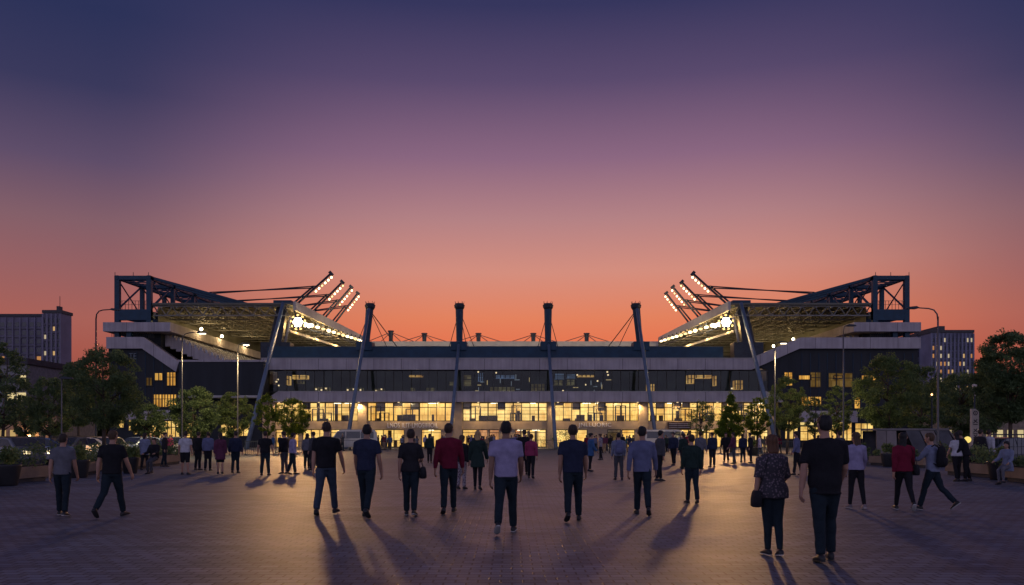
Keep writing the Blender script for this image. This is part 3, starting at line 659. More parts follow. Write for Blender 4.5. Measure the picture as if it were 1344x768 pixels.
# --- bays of the glazed front
BAYS = [(362, 470), (482, 596), (607, 718), (728, 838), (850, 948), (953, 1010)]
cols = [(470, 1.18), (596, 1.08), (718, 1.0), (838, 1.18), (345, 1.7), (948, .5), (1010, .6)]
for x, w in cols:
    c = MB(); c.box(X(x) + .02, X(x) + w, FY - .3, FY + .5, 0, 5.95); part(c, 'column', TANW, bevel=.03)
LIT = [lit_wall('lit_hall_%d' % i, c, s, cell, ct) for i, (c, s, cell, ct) in enumerate([
    ((1.0, .60, .15), 1.75, (1.3, .62), .35), ((1.0, .57, .13), 1.65, (.8, 1.1), .3), ((1.0, .63, .18), 1.75, (1.9, .5), .35), ((1.0, .55, .12), 1.55, (.6, .4), .45)])]
LAMPW = emit('ceiling_lamp', (1, .88, .62), 7.0)
WOODD = mat('dark_furniture', (.05, .03, .02), .6, var=.3)
def room(name, x0, x1, z0, z1, depth, m, seed, lamps=2, furn=4):
    """a lit room behind the glazing: box open to the front, furniture and ceiling lamps inside"""
    r = random.Random(seed)
    a = MB(); y0, y1 = FY + .35, FY + depth
    a.add([(x0, y1, z0), (x1, y1, z0), (x1, y1, z1), (x0, y1, z1)], [(0, 1, 2, 3)])
    a.add([(x0, y0, z0), (x0, y1, z0), (x0, y1, z1), (x0, y0, z1)], [(0, 1, 2, 3)])
    a.add([(x1, y0, z0), (x1, y1, z0), (x1, y1, z1), (x1, y0, z1)], [(0, 1, 2, 3)])
    a.add([(x0, y0, z1), (x1, y0, z1), (x1, y1, z1), (x0, y1, z1)], [(0, 1, 2, 3)], 1)
    a.add([(x0, y0, z0), (x1, y0, z0), (x1, y1, z0), (x0, y1, z0)], [(0, 1, 2, 3)], 2)
    rm = part(a, name, [m, mat('warm_ceiling', (.55, .5, .42), .8), mat('hall_floor', (.25, .18, .12), .5)], fixn=False)
    for k in range(furn):
        fu = MB()
        x = r.uniform(x0 + .4, x1 - 1.2); w = r.uniform(.25, 1.3); h = r.choice([.5, .9, 1.0, 1.5, z1 - z0 - .15]); y = r.uniform(FY + .9, y1 - .6)
        if h > 1.2: w = r.uniform(.12, .5)
        fu.box(x, min(x + w, x1 - .05), y, y + .4, z0 + .004, z0 + min(h, z1 - z0 - .1)); part(fu, 'furniture', WOODD, rm)
    for k in range(lamps):
        la = MB(); x = r.uniform(x0 + .6, x1 - 1.6); la.box(x, x + r.uniform(.5, 1.3), FY + 1.2, FY + 1.8, z1 - .14, z1 - .06); part(la, 'ceiling_lamp', LAMPW, rm)
    for k in range(int((x1 - x0) / 2.6)):
        if furn < 5 or r.random() > .6: continue
        x = x0 + .05 + 1.12 * r.randrange(max(1, int((x1 - x0) / 1.12) - 1)); hgt = r.uniform(.35, 1.3)
        bl = MB(); bl.box(x, x + 1.05, FY + .26, FY + .29, z1 - .1 - hgt, z1 - .1); part(bl, 'blind', mat('roller_blind', (.5, .36, .2), .9), rm)
    return rm
def window(x0, x1, z0, z1, step, trans, seed, g=GLASS, y=None, doors=0, fr=.09):
    r = random.Random(seed); y = FY if y is None else y
    f = MB(); n = max(1, round((x1 - x0) / step)); xs = [x0 + (x1 - x0) * k / n for k in range(n + 1)]
    f.box(x0, x1, y, y + .14, z0, z0 + .1); f.box(x0, x1, y, y + .14, z1 - .1, z1)
    for k, x in enumerate(xs):
        w = fr * (.5 if k % 3 else .9)
        f.box(max(x0, x - w), min(x1, x + w), y - .003, y + .15, z0 + .101, z1 - .101)
    for t in trans: f.box(x0 + .02, x1 - .02, y + .02, y + .12, t - .035, t + .035)
    for k in range(doors):                            # framed leaves and low rail frames, heavier than the mullions
        x = r.uniform(x0 + .3, x1 - 2.2); w = r.uniform(1.2, 1.9); h = r.choice([.62, .78, .8]) * (z1 - z0)
        if k % 2: h = .42 * (z1 - z0)
        for a in (x, x + w / 2, x + w): f.box(a - .07, a + .07, y + .16, y + .24, z0 + .02, z0 + h)
        f.box(x - .07, x + w + .07, y + .155, y + .245, z0 + h, z0 + h + .1); f.box(x, x + w, y + .17, y + .23, z0 + h * .5, z0 + h * .5 + .05)
    fo = part(f, 'window', MULL)
    p = MB(); p.add([(x0 + .02, y + .07, z0 + .02), (x1 - .02, y + .07, z0 + .02), (x1 - .02, y + .07, z1 - .02), (x0 + .02, y + .07, z1 - .02)], [(0, 1, 2, 3)])
    part(p, 'pane', g, fo, fixn=False)
    return fo
for i, (a, c) in enumerate(BAYS):
    x0, x1 = X(a) + .05, X(c) - .03
    window(x0, x1, 3.45, 5.93, 1.12, [5.25] if i % 2 else [5.25, 4.4], 30 + i, doors=3)
    room('upper_hall', x0, x1, 3.4, 6.0, 5, LIT[i % 3], 60 + i, 2 + (i in (0, 1, 4)), 6)
# --- lower storey: openings between tan walls
OPEN = [(362, 392, 1), (397, 431, 0), (434, 469, 2), (489, 531, 0), (553, 579, 1), (607, 626, 1), (628, 640, 0), (642, 655, 3), (676, 683, 3), (684, 717, 2), (729, 771, 0), (797, 815, 9), (816, 833, 1), (851, 868, 1), (882, 888, 1), (892, 939, 3), (940, 947, 1), (956, 976, 0), (980, 1008, 2)]
prev = X(345)
for a, c, k in OPEN + [(1016, 1016, 0)]:
    if X(a) - prev > .06:
        wl = MB(); wl.box(prev, X(a), FY - .05, FY + .45, 0, 2.40); part(wl, 'lower_wall', TANW)
    prev = X(c)
REDL = lit_wall('red_lit_lobby', (1.0, .42, .14), .8, (.5, .5), .5); DIM = lit_wall('dim_lobby', (.30, .20, .09), .5, (.4, .6), .7)
for i, (a, c, k) in enumerate(OPEN):
    x0, x1 = X(a) + .01, X(c) - .01
    window(x0, x1, .02, 2.39, 1.3, [1.95] if k not in (0,) else [], 130 + i, doors=1 if x1 - x0 > 3 and k else 0)
    m = DIM if k == 9 else REDL if a in (628, 642, 676) else LIT[k % 4]
    room('lobby', x0, x1, .01, 2.41, 4.5, m, 160 + i, 1 if a in (553, 684, 676, 362, 892) else 0, 2 if x1 - x0 > 2 else 1)
bm_ = MB(); bm_.box(X(345), X(953), FY - .12, FY + .6, 2.405, 3.44); part(bm_, 'sign_beam', TANW)
b2 = MB(); b2.box(X(953) + .01, X(1016), FY - .05, FY + .6, 2.41, 3.44); part(b2, 'sign_beam', TANW)
sg = MB(); sg.box(X(876), X(906), FY - .5, FY - .13, 2.45, 3.35); part(sg, 'shop_awning', mat('awning_brown', (.06, .03, .025), .7))
sl = MB()
for k in range(3): sl.box(X(876) + .1, X(906) - .1, FY - .56, FY - .505, 2.6 + .24 * k, 2.67 + .24 * k)
part(sl, 'awning_rail', CONC)
def lettering(txt, x0, x1, zc, h, y, m, name='lettering', parent=None, depth=.05):
    cu = bpy.data.curves.new('letters', 'FONT'); cu.body = txt; cu.size = 1; cu.extrude = depth; cu.align_x = 'LEFT'; cu.space_character = 1.12
    o = bpy.data.objects.new('tmp', cu); col.objects.link(o); dg = bpy.context.evaluated_depsgraph_get(); dg.update()
    me = bpy.data.meshes.new_from_object(o.evaluated_get(dg)); bpy.data.objects.remove(o)
    co = np.empty(len(me.vertices) * 3); me.vertices.foreach_get('co', co); co = co.reshape(-1, 3)
    lo, hi = co.min(0), co.max(0)
    n = np.stack([x0 + (co[:, 0] - lo[0]) / (hi[0] - lo[0]) * (x1 - x0), y - depth - co[:, 2], zc - h / 2 + (co[:, 1] - lo[1]) / (hi[1] - lo[1]) * h], 1)
    p = parent or st
    n -= np.array(p.location); me.vertices.foreach_set('co', n.ravel())
    return link(name, me, m, p)
PALE = mat('sign_letters', (.75, .73, .72), .5, var=.05)
lettering('LNOS ILIT·LMOSIIIIOIL', X(509), X(575), Zf(558.2), .62, FY - .13, PALE)
lettering('JNLLUORIC', X(759), X(802), Zf(558.3), .66, FY - .13, PALE)

# --- grey bands, tinted band, navy parapet
def band(px0, px1, z0, z1, y0, y1, bev0=0, bev1=0, m=CONC, name='concrete_band'):
    b = MB(); b.prism([(X(px0), z1), (X(px0) - bev0, z0), (X(px1) + bev1, z0), (X(px1), z1)], y0, y1); return part(b, name, m)
lo = MB(); lo.prism([(X(366), 7.27), (X(1005), 7.27), (X(1021), 6.5), (X(1026), 5.9), (X(1016), 5.955), (X(352), 5.955), (X(356), 6.6)], FY - .9, FY + .6); part(lo, 'concrete_band', CONC)
cap = MB(); cap.box(X(367), X(1004), FY - .95, FY + .6, 7.275, 7.36); part(cap, 'band_coping', ROOFE)
up = MB(); up.box(X(345), X(985), FY - .8, FY + .6, 10.17, 11.62); part(up, 'concrete_band', CONC)
uc = MB(); uc.box(X(345), X(986), FY - .86, FY + .6, 11.625, 11.71); part(uc, 'band_coping', ROOFE)
pa = MB(); pa.box(X(350), X(950), FY + .3, FY + 1, 11.72, 13.3); part(pa, 'roof_parapet', NAVY)
rf = MB(); rf.box(X(350), X(950), FY + 1.01, FY + 24, 12.6, 13.2); part(rf, 'front_roof', ROOFU)
back = MB(); back.box(X(352), X(1008), FY + 5.2, FY + 24, .02, 12.59); part(back, 'inner_block', DARK)
TB = [(352, 425), (425, 482), (482, 540), (540, 597), (597, 660), (660, 720), (720, 780), (780, 838), (838, 900), (900, 958), (958, 1008)]
for i, (a, c) in enumerate(TB):
    window(X(a) + .02, X(c) - .02, 7.3, 10.16, 1.15, [], 300 + i, g=DGLASS, fr=.035)
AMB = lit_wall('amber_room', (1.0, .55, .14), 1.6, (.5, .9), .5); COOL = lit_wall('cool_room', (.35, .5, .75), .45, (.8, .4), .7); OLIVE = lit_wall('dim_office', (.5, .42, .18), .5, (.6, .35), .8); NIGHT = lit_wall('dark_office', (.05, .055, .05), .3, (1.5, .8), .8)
for i, (a, c) in enumerate(TB):
    r = MB(); r.add([(X(a), FY + 4.5, 7.3), (X(c), FY + 4.5, 7.3), (X(c), FY + 4.5, 10.2), (X(a), FY + 4.5, 10.2)], [(0, 1, 2, 3)])
    r.add([(X(a), FY + .4, 7.29), (X(c), FY + .4, 7.29), (X(c), FY + 4.5, 7.29), (X(a), FY + 4.5, 7.29)], [(0, 1, 2, 3)])
    r.add([(X(a), FY + .4, 10.19), (X(c), FY + .4, 10.19), (X(c), FY + 4.5, 10.19), (X(a), FY + 4.5, 10.19)], [(0, 1, 2, 3)])
    part(r, 'box_suite', NIGHT, fixn=False)
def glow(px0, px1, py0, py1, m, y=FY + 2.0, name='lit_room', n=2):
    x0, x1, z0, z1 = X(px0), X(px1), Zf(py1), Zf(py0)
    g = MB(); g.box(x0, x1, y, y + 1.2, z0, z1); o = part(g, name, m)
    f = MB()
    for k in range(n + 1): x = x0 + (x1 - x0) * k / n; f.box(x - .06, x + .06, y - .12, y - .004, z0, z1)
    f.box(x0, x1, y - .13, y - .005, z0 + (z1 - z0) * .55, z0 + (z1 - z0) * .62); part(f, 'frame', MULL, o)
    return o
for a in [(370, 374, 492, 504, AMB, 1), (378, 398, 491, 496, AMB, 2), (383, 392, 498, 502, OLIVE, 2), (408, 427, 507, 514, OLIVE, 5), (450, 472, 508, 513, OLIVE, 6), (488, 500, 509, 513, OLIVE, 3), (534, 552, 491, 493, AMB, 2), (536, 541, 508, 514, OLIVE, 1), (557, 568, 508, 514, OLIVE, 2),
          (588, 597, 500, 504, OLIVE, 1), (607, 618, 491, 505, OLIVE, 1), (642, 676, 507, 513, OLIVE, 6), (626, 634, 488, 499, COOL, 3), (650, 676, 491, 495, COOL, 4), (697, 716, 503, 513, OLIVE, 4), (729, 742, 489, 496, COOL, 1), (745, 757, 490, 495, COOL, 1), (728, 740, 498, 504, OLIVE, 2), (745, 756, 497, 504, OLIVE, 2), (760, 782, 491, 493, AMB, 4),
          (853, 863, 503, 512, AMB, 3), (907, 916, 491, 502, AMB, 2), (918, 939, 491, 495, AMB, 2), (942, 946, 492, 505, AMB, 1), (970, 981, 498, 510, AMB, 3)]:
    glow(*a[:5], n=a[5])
bulb = emit('small_white_lamp', (1, .72, .4), 2.6)
for px, py in [(358, 500), (361, 505), (360, 497), (411, 510), (418, 511), (424, 509), (453, 511), (461, 510), (470, 511), (491, 512), (498, 510), (799, 487), (800, 491), (786, 499), (965, 509), (627, 487), (651, 488), (740, 512), (759, 491), (770, 504)]:
    s = .09; sb = MB(); sb.box(X(px) - s, X(px) + s, FY + 1.6, FY + 1.8, Zf(py) - s, Zf(py) + s); part(sb, 'suite_lamp', bulb)

# --- front roof masts, raking struts and their cables
def strut(a, b_, r0, r1, name='raking_strut', m=STEEL):
    s = MB(); s.tube([a, b_], [r0, r1], 10); return part(s, name, m, smooth=True)
for k, (px, sg_) in enumerate([(483, -1), (602, -1), (720, 1), (837, 1)]):
    x = X(px); ln = .55 * (1 if px < 500 else -1 if px > 800 else 0)
    m = MB(); m.rings([ell((x + t * ln - ln, FY + 1.6, z), r, r, 10) for z, r, t in ((13.2, .40, 0), (15, .43, .3), (18.4, .52, .9))]); mo = part(m, 'mast', NAVY, smooth=False)
    c = MB(); c.rings([ell((x, FY + 1.6, z), r, r, 10) for z, r in ((18.35, .52), (18.6, .66), (18.95, .72), (19.0, .6), (19.15, .6))])
    for q in range(7): a = 2 * math.pi * q / 7; c.beam((x + .58 * math.cos(a), FY + 1.6 + .58 * math.sin(a), 19.1), (x + .62 * math.cos(a), FY + 1.6 + .62 * math.sin(a), 19.42), .05)
    part(c, 'mast_head', DSTEEL, mo)
    bx = MB(); bx.box(x - ln - 1.05, x - ln + 1.05, FY + .1, FY + 2.6, 12.75, 13.95); part(bx, 'mast_base', NAVY, bevel=.08)
    strut((x, FY + .6, 18.3 if ln else 13.9), (x + (-.6 if px < 650 else .6) * (.6 if not ln else 1.0), FY - 11.5, .0), .2, .24)
    for dx, dy, w in ([(-2.6, 3, .05), (1.9, 4, .05), (2.9, 14, .07)] if px < 500 else [(-1.7, 3, .05), (.9, 3, .05), (2.0, 4, .05)] if px < 650 else [(-1.4, 3, .05), (1.6, 3, .05)] if px < 800 else [(-3.4, 12, .07), (-2.0, 5, .05), (1.6, 3, .05)]):
        t = MB(); t.tube([(x, FY + 1.6, 18.2), (x + dx, FY + 1.6 + dy, 13.25)], w, 6); part(t, 'cable', DSTEEL)
# --- far stand across the pitch
ff = MB(); ff.box(-29.5, 29.5, 166, 190, 19.3, 20.25); part(ff, 'far_roof', ROOFE)
fw = MB(); fw.box(-29.5, 29.5, 188, 190, 0, 19.29); part(fw, 'far_wall', DARK)
fs = MB()
for k in range(14): fs.box(-29.4, 29.4, 172 + k * 1.1, 187.9, 2 + k * .9, 2.9 + k * .9)
part(fs, 'seating', SEAT)
for px in (513, 557, 628, 700, 770):
    x = gx(px, 170); z1 = 20.26 + (2.1 if px not in (513,) else 2.6)
    t = MB(); t.rings([ell((x, 170, z), r, r, 8) for z, r in ((20.26, .38), (z1 - .3, .46), (z1 - .25, .62), (z1, .62))]); mo = part(t, 'far_mast', DSTEEL)
    for s in (-1, 1):
        for d in (2.4, 5.6):
            c = MB(); c.tube([(x, 170, z1 - .3), (x + s * d, 170, 20.3)], .07, 5); part(c, 'cable', DSTEEL, mo)
sbd = MB(); sbd.box(gx(650, 175), gx(690, 175), 172, 178, 20.5, 20.95); sbd.box(gx(652, 175), gx(688, 175), 173, 177, 20.26, 20.5); part(sbd, 'roof_plant', DSTEEL)

# --- the two side stands (sx = -1: left, 1: right)
FLOODS = []; RLAMPS = []
HOT = emit('floodlight_glass', (1, .86, .6), 40); HOT2 = emit('flood_row_glass', (1, .78, .42), 5); HOT3 = emit('flood_row_dim', (1, .70, .32), 1.8); WARM = emit('stair_lamp', (1, .82, .5), 25)
for sx in (-1, 1):
    def M(px): return sx * (HX - px) / 10.0         # left-hand picture column -> world x at the front plane
    # roof sheet and its pitch-side fascia, rising slightly to the back
    def zr(y): return 18.75 + (y - 110) * .028
    xi, xo = sx * 28.7, sx * 47.2
    r = MB(); r.add([(xi, 110, 18.75), (xo, 110, 18.75), (xo, 162, zr(162)), (xi, 162, zr(162)), (xi, 110, 19.0), (xo, 110, 19.0), (xo, 162, zr(162) + .25), (xi, 162, zr(162) + .25)],
                    [(0, 1, 2, 3), (4, 5, 6, 7), (0, 1, 5, 4), (1, 2, 6, 5), (2, 3, 7, 6), (3, 0, 4, 7)]); part(r, 'side_roof', ROOFU)
    e = MB(); e.add([(xi + o, y, zr(y) + dz) for y in (109.9, 162) for o, dz in ((0, -.75), (-sx * .35, -.75), (-sx * .35, .42), (0, .42))], [(0, 1, 2, 3), (4, 5, 6, 7), (0, 1, 5, 4), (1, 2, 6, 5), (2, 3, 7, 6), (3, 0, 4, 7)]); part(e, 'roof_fascia', ROOFE)
    # purlins and lattice trusses below the sheet
    for k in range(11):
        y = 110.4 + k * 5.1; z = zr(y) - .02
        t = MB(); bot = z - 1.35
        t.beam((xi + sx * .6, y, z - .12), (xo, y, z - .12), .16); t.beam((xi + sx * .6, y, bot), (xo, y, bot), .14)
        n = 11
        for q in range(n):
            a = xi + sx * .6 + (xo - xi - sx * .6) * q / n; c2 = xi + sx * .6 + (xo - xi - sx * .6) * (q + 1) / n; mid_ = (a + c2) / 2
            t.beam((a, y, bot), (mid_, y, z - .15), .09); t.beam((mid_, y, z - .15), (c2, y, bot), .09)
        part(t, 'roof_truss', mat('truss_paint', (.22, .215, .2), .6))
    for q in range(9):
        x = xi + (xo - xi) * (q + .5) / 9
        p = MB(); p.beam((x, 110.2, zr(110) - .32), (x, 161.8, zr(161.8) - .32), .12, .2); p.beam((x, 110.2, zr(110) - 1.3), (x, 161.8, zr(161.8) - 1.3), .1); part(p, 'purlin', MATS['truss_paint'])
    # box-truss spine on the outer edge: portals one behind the other
    xa, xb = sx * 52.2, sx * 47.4
    zt = lambda y: 22.55 + (y - 110) * .02
    zb = lambda y: 18.1 + (y - 110) * .03
    for k in range(7):
        y = 110 + 7.5 * k; w = .62 if k == 0 else .5
        p = MB(); p.box(min(xa, xa + sx * -w), max(xa, xa - sx * w), y, y + w, 16.45, zt(y)); p.box(min(xb, xb + sx * w), max(xb, xb + sx * w), y, y + w, 16.45, zt(y))
        p.box(min(xa, xb), max(xa, xb), y - .01, y + w + .01, zt(y) - .5, zt(y) + .02)
        p.box(min(xa, xb), max(xa, xb), y + .02, y + w - .02, zb(y) - 1.35, zb(y) + .05); part(p, 'portal_frame', NAVY)
        if k < 6:
            y2 = y + 7.5; q = MB()
            for x in (xa - sx * .25, xb + sx * .25):
                q.beam((x, y + .3, zb(y)), (x, y2, zt(y2) - .3), .18); q.beam((x, y + .3, zt(y) - .3), (x, y2, zb(y2)), .12)
            q.beam((xa, y + .3, zb(y)), (xb, y2, zb(y2)), .14); q.beam((xa, y + .3, zt(y) - .2), (xb, y2, zt(y2) - .2), .12)
            for j in range(5): yy = y + .8 + 1.4 * j; q.box(min(xa, xb), max(xa, xb), yy, yy + .18, zt(yy) - .33, zt(yy) - .2)
            part(q, 'cross_bracing', NAVY)
    for x, nm in ((xa - sx * .3, 'top_chord'), (xb + sx * .3, 'top_chord')):
        c = MB(); c.beam((x, 109.95, zt(110) - .2), (x, 160, zt(160) - .2), .45, .5); part(c, nm, NAVY)
        c = MB(); c.beam((x, 110.1, zb(110) - .6), (x, 160, zb(160) - .6), .4, .9); part(c, 'bottom_chord', NAVY)
    hr_ = MB()
    for k in range(12): x = xa + (xb - xa) * k / 11; hr_.beam((x, 110.3, 18.2), (x, 110.3, 19.3), .05)
    hr_.beam((xa, 110.3, 19.3), (xb, 110.3, 19.3), .05); hr_.beam((xa, 110.3, 18.8), (xb, 110.3, 18.8), .04)
    for xx in (xa, xb + sx * .4, (xa + xb) / 2): hr_.beam((xx, 110.2, zt(110)), (xx, 110.2, zt(110) + .5), .06)
    part(hr_, 'guard_rail', DSTEEL)
    # inclined rafter from the spine head down on to the roof
    for y in (111, 118, 126):
        t = MB(); t.beam((xb, y, zt(y) - .2), (sx * 34.2, y + 8, zr(y + 8) + .3), .3, .35); part(t, 'rafter', NAVY)
    # upper concourse slab with a lit inner edge
    s = MB(); s.box(min(sx * 53.5, sx * 44.7), max(sx * 53.5, sx * 44.7), 109.6, 160, 15.2, 16.4); part(s, 'concourse_slab', CONC)
    for y in (118, 127, 136, 145):
        c = MB(); c.box(sx * 45.4 - .15, sx * 45.4 + .15, y, y + .3, 12.9, 15.19); part(c, 'slab_column', CONC)
    for px in (152, 168): c = MB(); c.box(M(px) - .3, M(px) + .3, 110.2, 110.8, 14.5, 15.19); part(c, 'slab_column', NAVY)
    gr = MB()
    for k in range(24): x = sx * (52.8 - .24 * k); gr.beam((x, 110.6, 14.46), (x, 110.6, 15.15), .05)
    part(gr, 'guard_rail', DSTEEL)
    iw = MB(); iw.box(min(sx * 49.6, sx * 46.9), max(sx * 49.6, sx * 46.9), 112, 160, 9, 15.19); part(iw, 'concourse_wall', DARK)
    sd = MB(); sd.add([(sx * 47.3, 112, 16.41), (sx * 47.3, 162, 16.41), (sx * 47.3, 162, zr(162) - .05), (sx * 47.3, 112, zr(112) - .05), (sx * 47.34, 112, 16.41), (sx * 47.34, 162, 16.41), (sx * 47.34, 162, zr(162) - .05), (sx * 47.34, 112, zr(112) - .05)], [(0, 1, 2, 3), (4, 5, 6, 7), (0, 1, 5, 4), (1, 2, 6, 5), (2, 3, 7, 6), (3, 0, 4, 7)]); part(sd, 'side_sheeting', ROOFU)
    # seating tier
    t = MB()
    for k in range(13):
        x0, x1 = sx * (46.8 - k * .75), sx * (46.8 - (k + 1) * .75); z = 15.1 - k * .34
        t.box(min(x0, x1), max(x0, x1), 113, 161, z - 1.5, z)
        for j in range(58):
            y = 113.4 + j * .82; xs_ = x0 - sx * .2; t.box(xs_ - .16, xs_ + .16, y, y + .56, z, z + .42, 1)
    part(t, 'seating', [CONC, SEAT])
    for pyq in range(4):
        x = sx * (44.2 - pyq * .2); y = 116 + 9 * pyq
    # end wall: dark cladding below a stepped, raking parapet
    if sx < 0: prof = [(M(142), 14.45), (M(190), 14.45), (M(237), 11.2), (M(352), 11.2), (M(352), .02), (M(145), .02)]
    else: prof = [(53.3, 14.35), (37.6, 14.35), (31.5, 10.9), (X(1008) + .02, 10.16), (X(1008) + .02, 7.2), (X(1021), 6.2), (X(1026), .02), (53.3, .02)]
    w = MB(); w.prism(prof, FY - .0 + .02, FY + .8, 0); part(w, 'end_wall', DARK)
    sm_ = MB()
    for k in range(14):
        x = sx * (52.6 - 1.12 * k); zz = 12.6 if abs(x) > 47.5 else max(9.5, 12.6 - (47.5 - abs(x)) * .68)
        if sx > 0: zz = 12.4 if abs(x) > 38 else 10.5
        sm_.box(x - .03, x + .03, FY - .03, FY + .018, 5.2, zz)
    part(sm_, 'cladding_joint', NAVY)
    p = MB()
    if sx < 0: pts = [(M(142), 14.45), (M(190), 14.45), (M(237), 11.2), (M(233), 9.9), (M(188.5), 12.95), (M(142), 12.95)]
    else: pts = [(53.4, 14.4), (37.7, 14.4), (31.3, 11.7), (31.3, 10.17), (37.6, 12.95), (53.4, 12.95)]
    p.prism(pts, FY - .55, FY + .9); part(p, 'raking_parapet', CONC)
    ob = MB(); ob.box(min(sx * 53.2, sx * 52.6), max(sx * 53.2, sx * 52.6), FY + .82, 160, .02, 14.4); part(ob, 'outer_wall', DARK)
    # corner pylon and big raking strut
    py_ = MB(); py_.prism([(sx * 32.4, 13.2), (sx * 30.7, 13.2), (sx * 29.9, 18.7), (sx * 31.2, 18.7)], FY + 1.2, FY + 2.2); part(py_, 'corner_pylon', DSTEEL)
    pb = MB(); pb.box(min(sx * 33.3, sx * 29.4), max(sx * 33.3, sx * 29.4), FY + .95, FY + 3, 11.72, 13.95); part(pb, 'pylon_base', DSTEEL, bevel=.06)
    rw_ = MB(); rw_.box(min(sx * 28.4, sx * 53.2), max(sx * 28.4, sx * 53.2), 162.2, 162.8, .02, 20.6); part(rw_, 'rear_wall', mat('rear_sheeting', (.13, .125, .10), .8, var=.4, scale=.6, stretch=(.3, 1, 3)))
    for k in range(9): g = MB(); g.beam((sx * 28.5, 162.0, 12.2 + k * .95), (sx * 53, 162.0, 12.2 + k * .95), .12); part(g, 'wall_girt', MATS['truss_paint'])
    pc = MB(); pc.box(min(sx * 29.2, sx * 31.6), max(sx * 29.2, sx * 31.6), FY + .9, FY + 2.8, 18.76, 19.5); part(pc, 'pylon_head', NAVY, bevel=.05)
    strut((sx * 30.0, FY - .2, 18.9), (sx * 30.6, FY - 13.5, 0), .24, .27)
    strut((sx * 29.2, FY + .6, 17.2), (sx * 29.9, FY + .6, 13.9), .16, .16, 'tie_rod', ROOFE)
    # floodlight stanchions leaning over the pitch
    for k, y in enumerate((113.0, 122.0, 130.0, 137.5)):
        z0 = zr(y) + .25; a = Vector((xi + sx * .6, y, z0)); d = Vector((-sx * (4.9, 4.6, 4.35, 4.0)[k], 0, (4.35, 4.6, 5.1, 5.2)[k]))
        f = MB()
        for o in (0, 1): f.tube([a + Vector((sx * .75 * o, .3 * o, -.05)), a + d * (.62 if o else 1.0) + Vector((sx * .55 * o, .3 * o, 0))], .15 if not o else .13, 8)
        f.beam(a + d * .97, a + d * 1.03, .5, .6)
        fo = part(f, 'floodlight_stanchion', DSTEEL)
        n = d.normalized(); nd = Vector((-sx * .8, -.35, -.5))
        for j in range(6):
            c = a + d * (.50 + .085 * j) + Vector((-sx * .42, -.15, -.22))
            l = MB(); l.tube([c - nd * .16, c], [.13, .25], 10); l.ball(c + nd * .02, (.17, .17, .17), 10, 6, 1); part(l, 'floodlight', [DSTEEL, HOT3 if (j + k) % 4 == 2 else HOT2], fo)
        for o in (0, 1):
            cb = MB(); cb.tube([a + d * (.55 + .06 * o), Vector((sx * (41.5 + 1.0 * k), y + 2 + o, zr(y) + (2.4 if k < 2 else 1.4)))], .085, 6); part(cb, 'stay_cable', DSTEEL, fo)
    # the big lamp at the near corner and the row below the fascia
    c = Vector((sx * 27.9, 109.2, 16.35))
    h = MB(); h.rings([[c + Vector((rr * math.cos(t), yy, rr * math.sin(t))) for t in [2 * math.pi * q / 16 for q in range(16)]] for rr, yy in ((.25, .6), (.65, .3), (.9, 0))]); h.beam(c + Vector((0, .5, 0)), c + Vector((sx * .8, 1.2, 1.7)), .14)
    ho = part(h, 'corner_floodlight', DSTEEL)
    for k in range(9):  # halo of the floodlight, built as a ring of glowing amber balls
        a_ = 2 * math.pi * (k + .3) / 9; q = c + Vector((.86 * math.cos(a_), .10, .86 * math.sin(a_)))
        hl = MB(); hl.ball(q, (.2, .12, .2), 10, 6); part(hl, 'halo_ball', emit('amber_halo', (1, .66, .22), 2.2), ho, smooth=True)
    for k in range(9):
        a_ = k * 2 * math.pi / 6; rr = 0 if k == 0 else .42 if k < 7 else .82
        q = c + Vector((rr * math.cos(a_), .02, rr * math.sin(a_))) if k < 7 else c + Vector((-sx * (.75 + .55 * (k - 7)), .6, -.25 - .12 * (k - 7)))
        hl = MB(); hl.ball(q, (.23, .14, .23) if k < 7 else (.26, .2, .26), 12, 7); part(hl, 'lamp_glass', HOT, ho, smooth=True)
    FLOODS.append(c)
    rw = MB(); rw.tube([(sx * 27.9, 110.5, 15.9), (sx * 27.9, 158, 18.6)], .11, 6); ro = part(rw, 'lamp_gantry', DSTEEL)
    for k in range(13):
        y = 112.5 + k * 3.6; z = 16.6 + (y - 112) * .058
        l = MB(); l.ball((sx * 27.75, y, z), (.30, .62, (.17, .26, .20)[k % 3]), 10, 6); l.box(sx * 27.75 - .1, sx * 27.75 + .1, y - .1, y + .1, z + .3, z + .62, 1); part(l, 'floodlight', [HOT3 if k in (3, 6, 7, 10) else HOT2, DSTEEL], ro)
    cw = MB(); cw.beam((sx * 29.4, 111, 15.4), (sx * 29.4, 158, 17.3), .12, .3); part(cw, 'catwalk', ROOFE)
    # concourse lamps along the slab edge
    for k, y in enumerate((119.5, 128, 140) if sx < 0 else (132, 142, 150)):
        z = 16.75; q = Vector((sx * 44.3, y, z))
        l = MB(); l.ball(q, .21, 10, 6); l.beam(q, q + Vector((sx * .6, 0, -.33)), .08, mi=1); part(l, 'concourse_lamp', [WARM, DSTEEL])
        RLAMPS.append(q)
# --- projecting dark box on the left wing
bx = MB(); bx.box(-42.85, -32.0, FY - 2.2, FY + .015, 6.75, 11.05); part(bx, 'projecting_box', DARK)
bt = MB(); bt.box(-42.95, -31.9, FY - 2.3, FY + .016, 11.055, 11.3); part(bt, 'band_coping', CONC)
bb = MB(); bb.box(-42.95, -31.9, FY - 2.3, FY + .016, 6.45, 6.74); part(bb, 'band_coping', ROOFE)
lettering('TE', X(170), X(179), Zf(467.5), .75, FY - .02, mat('faded_letters', (.16, .2, .22), .6))
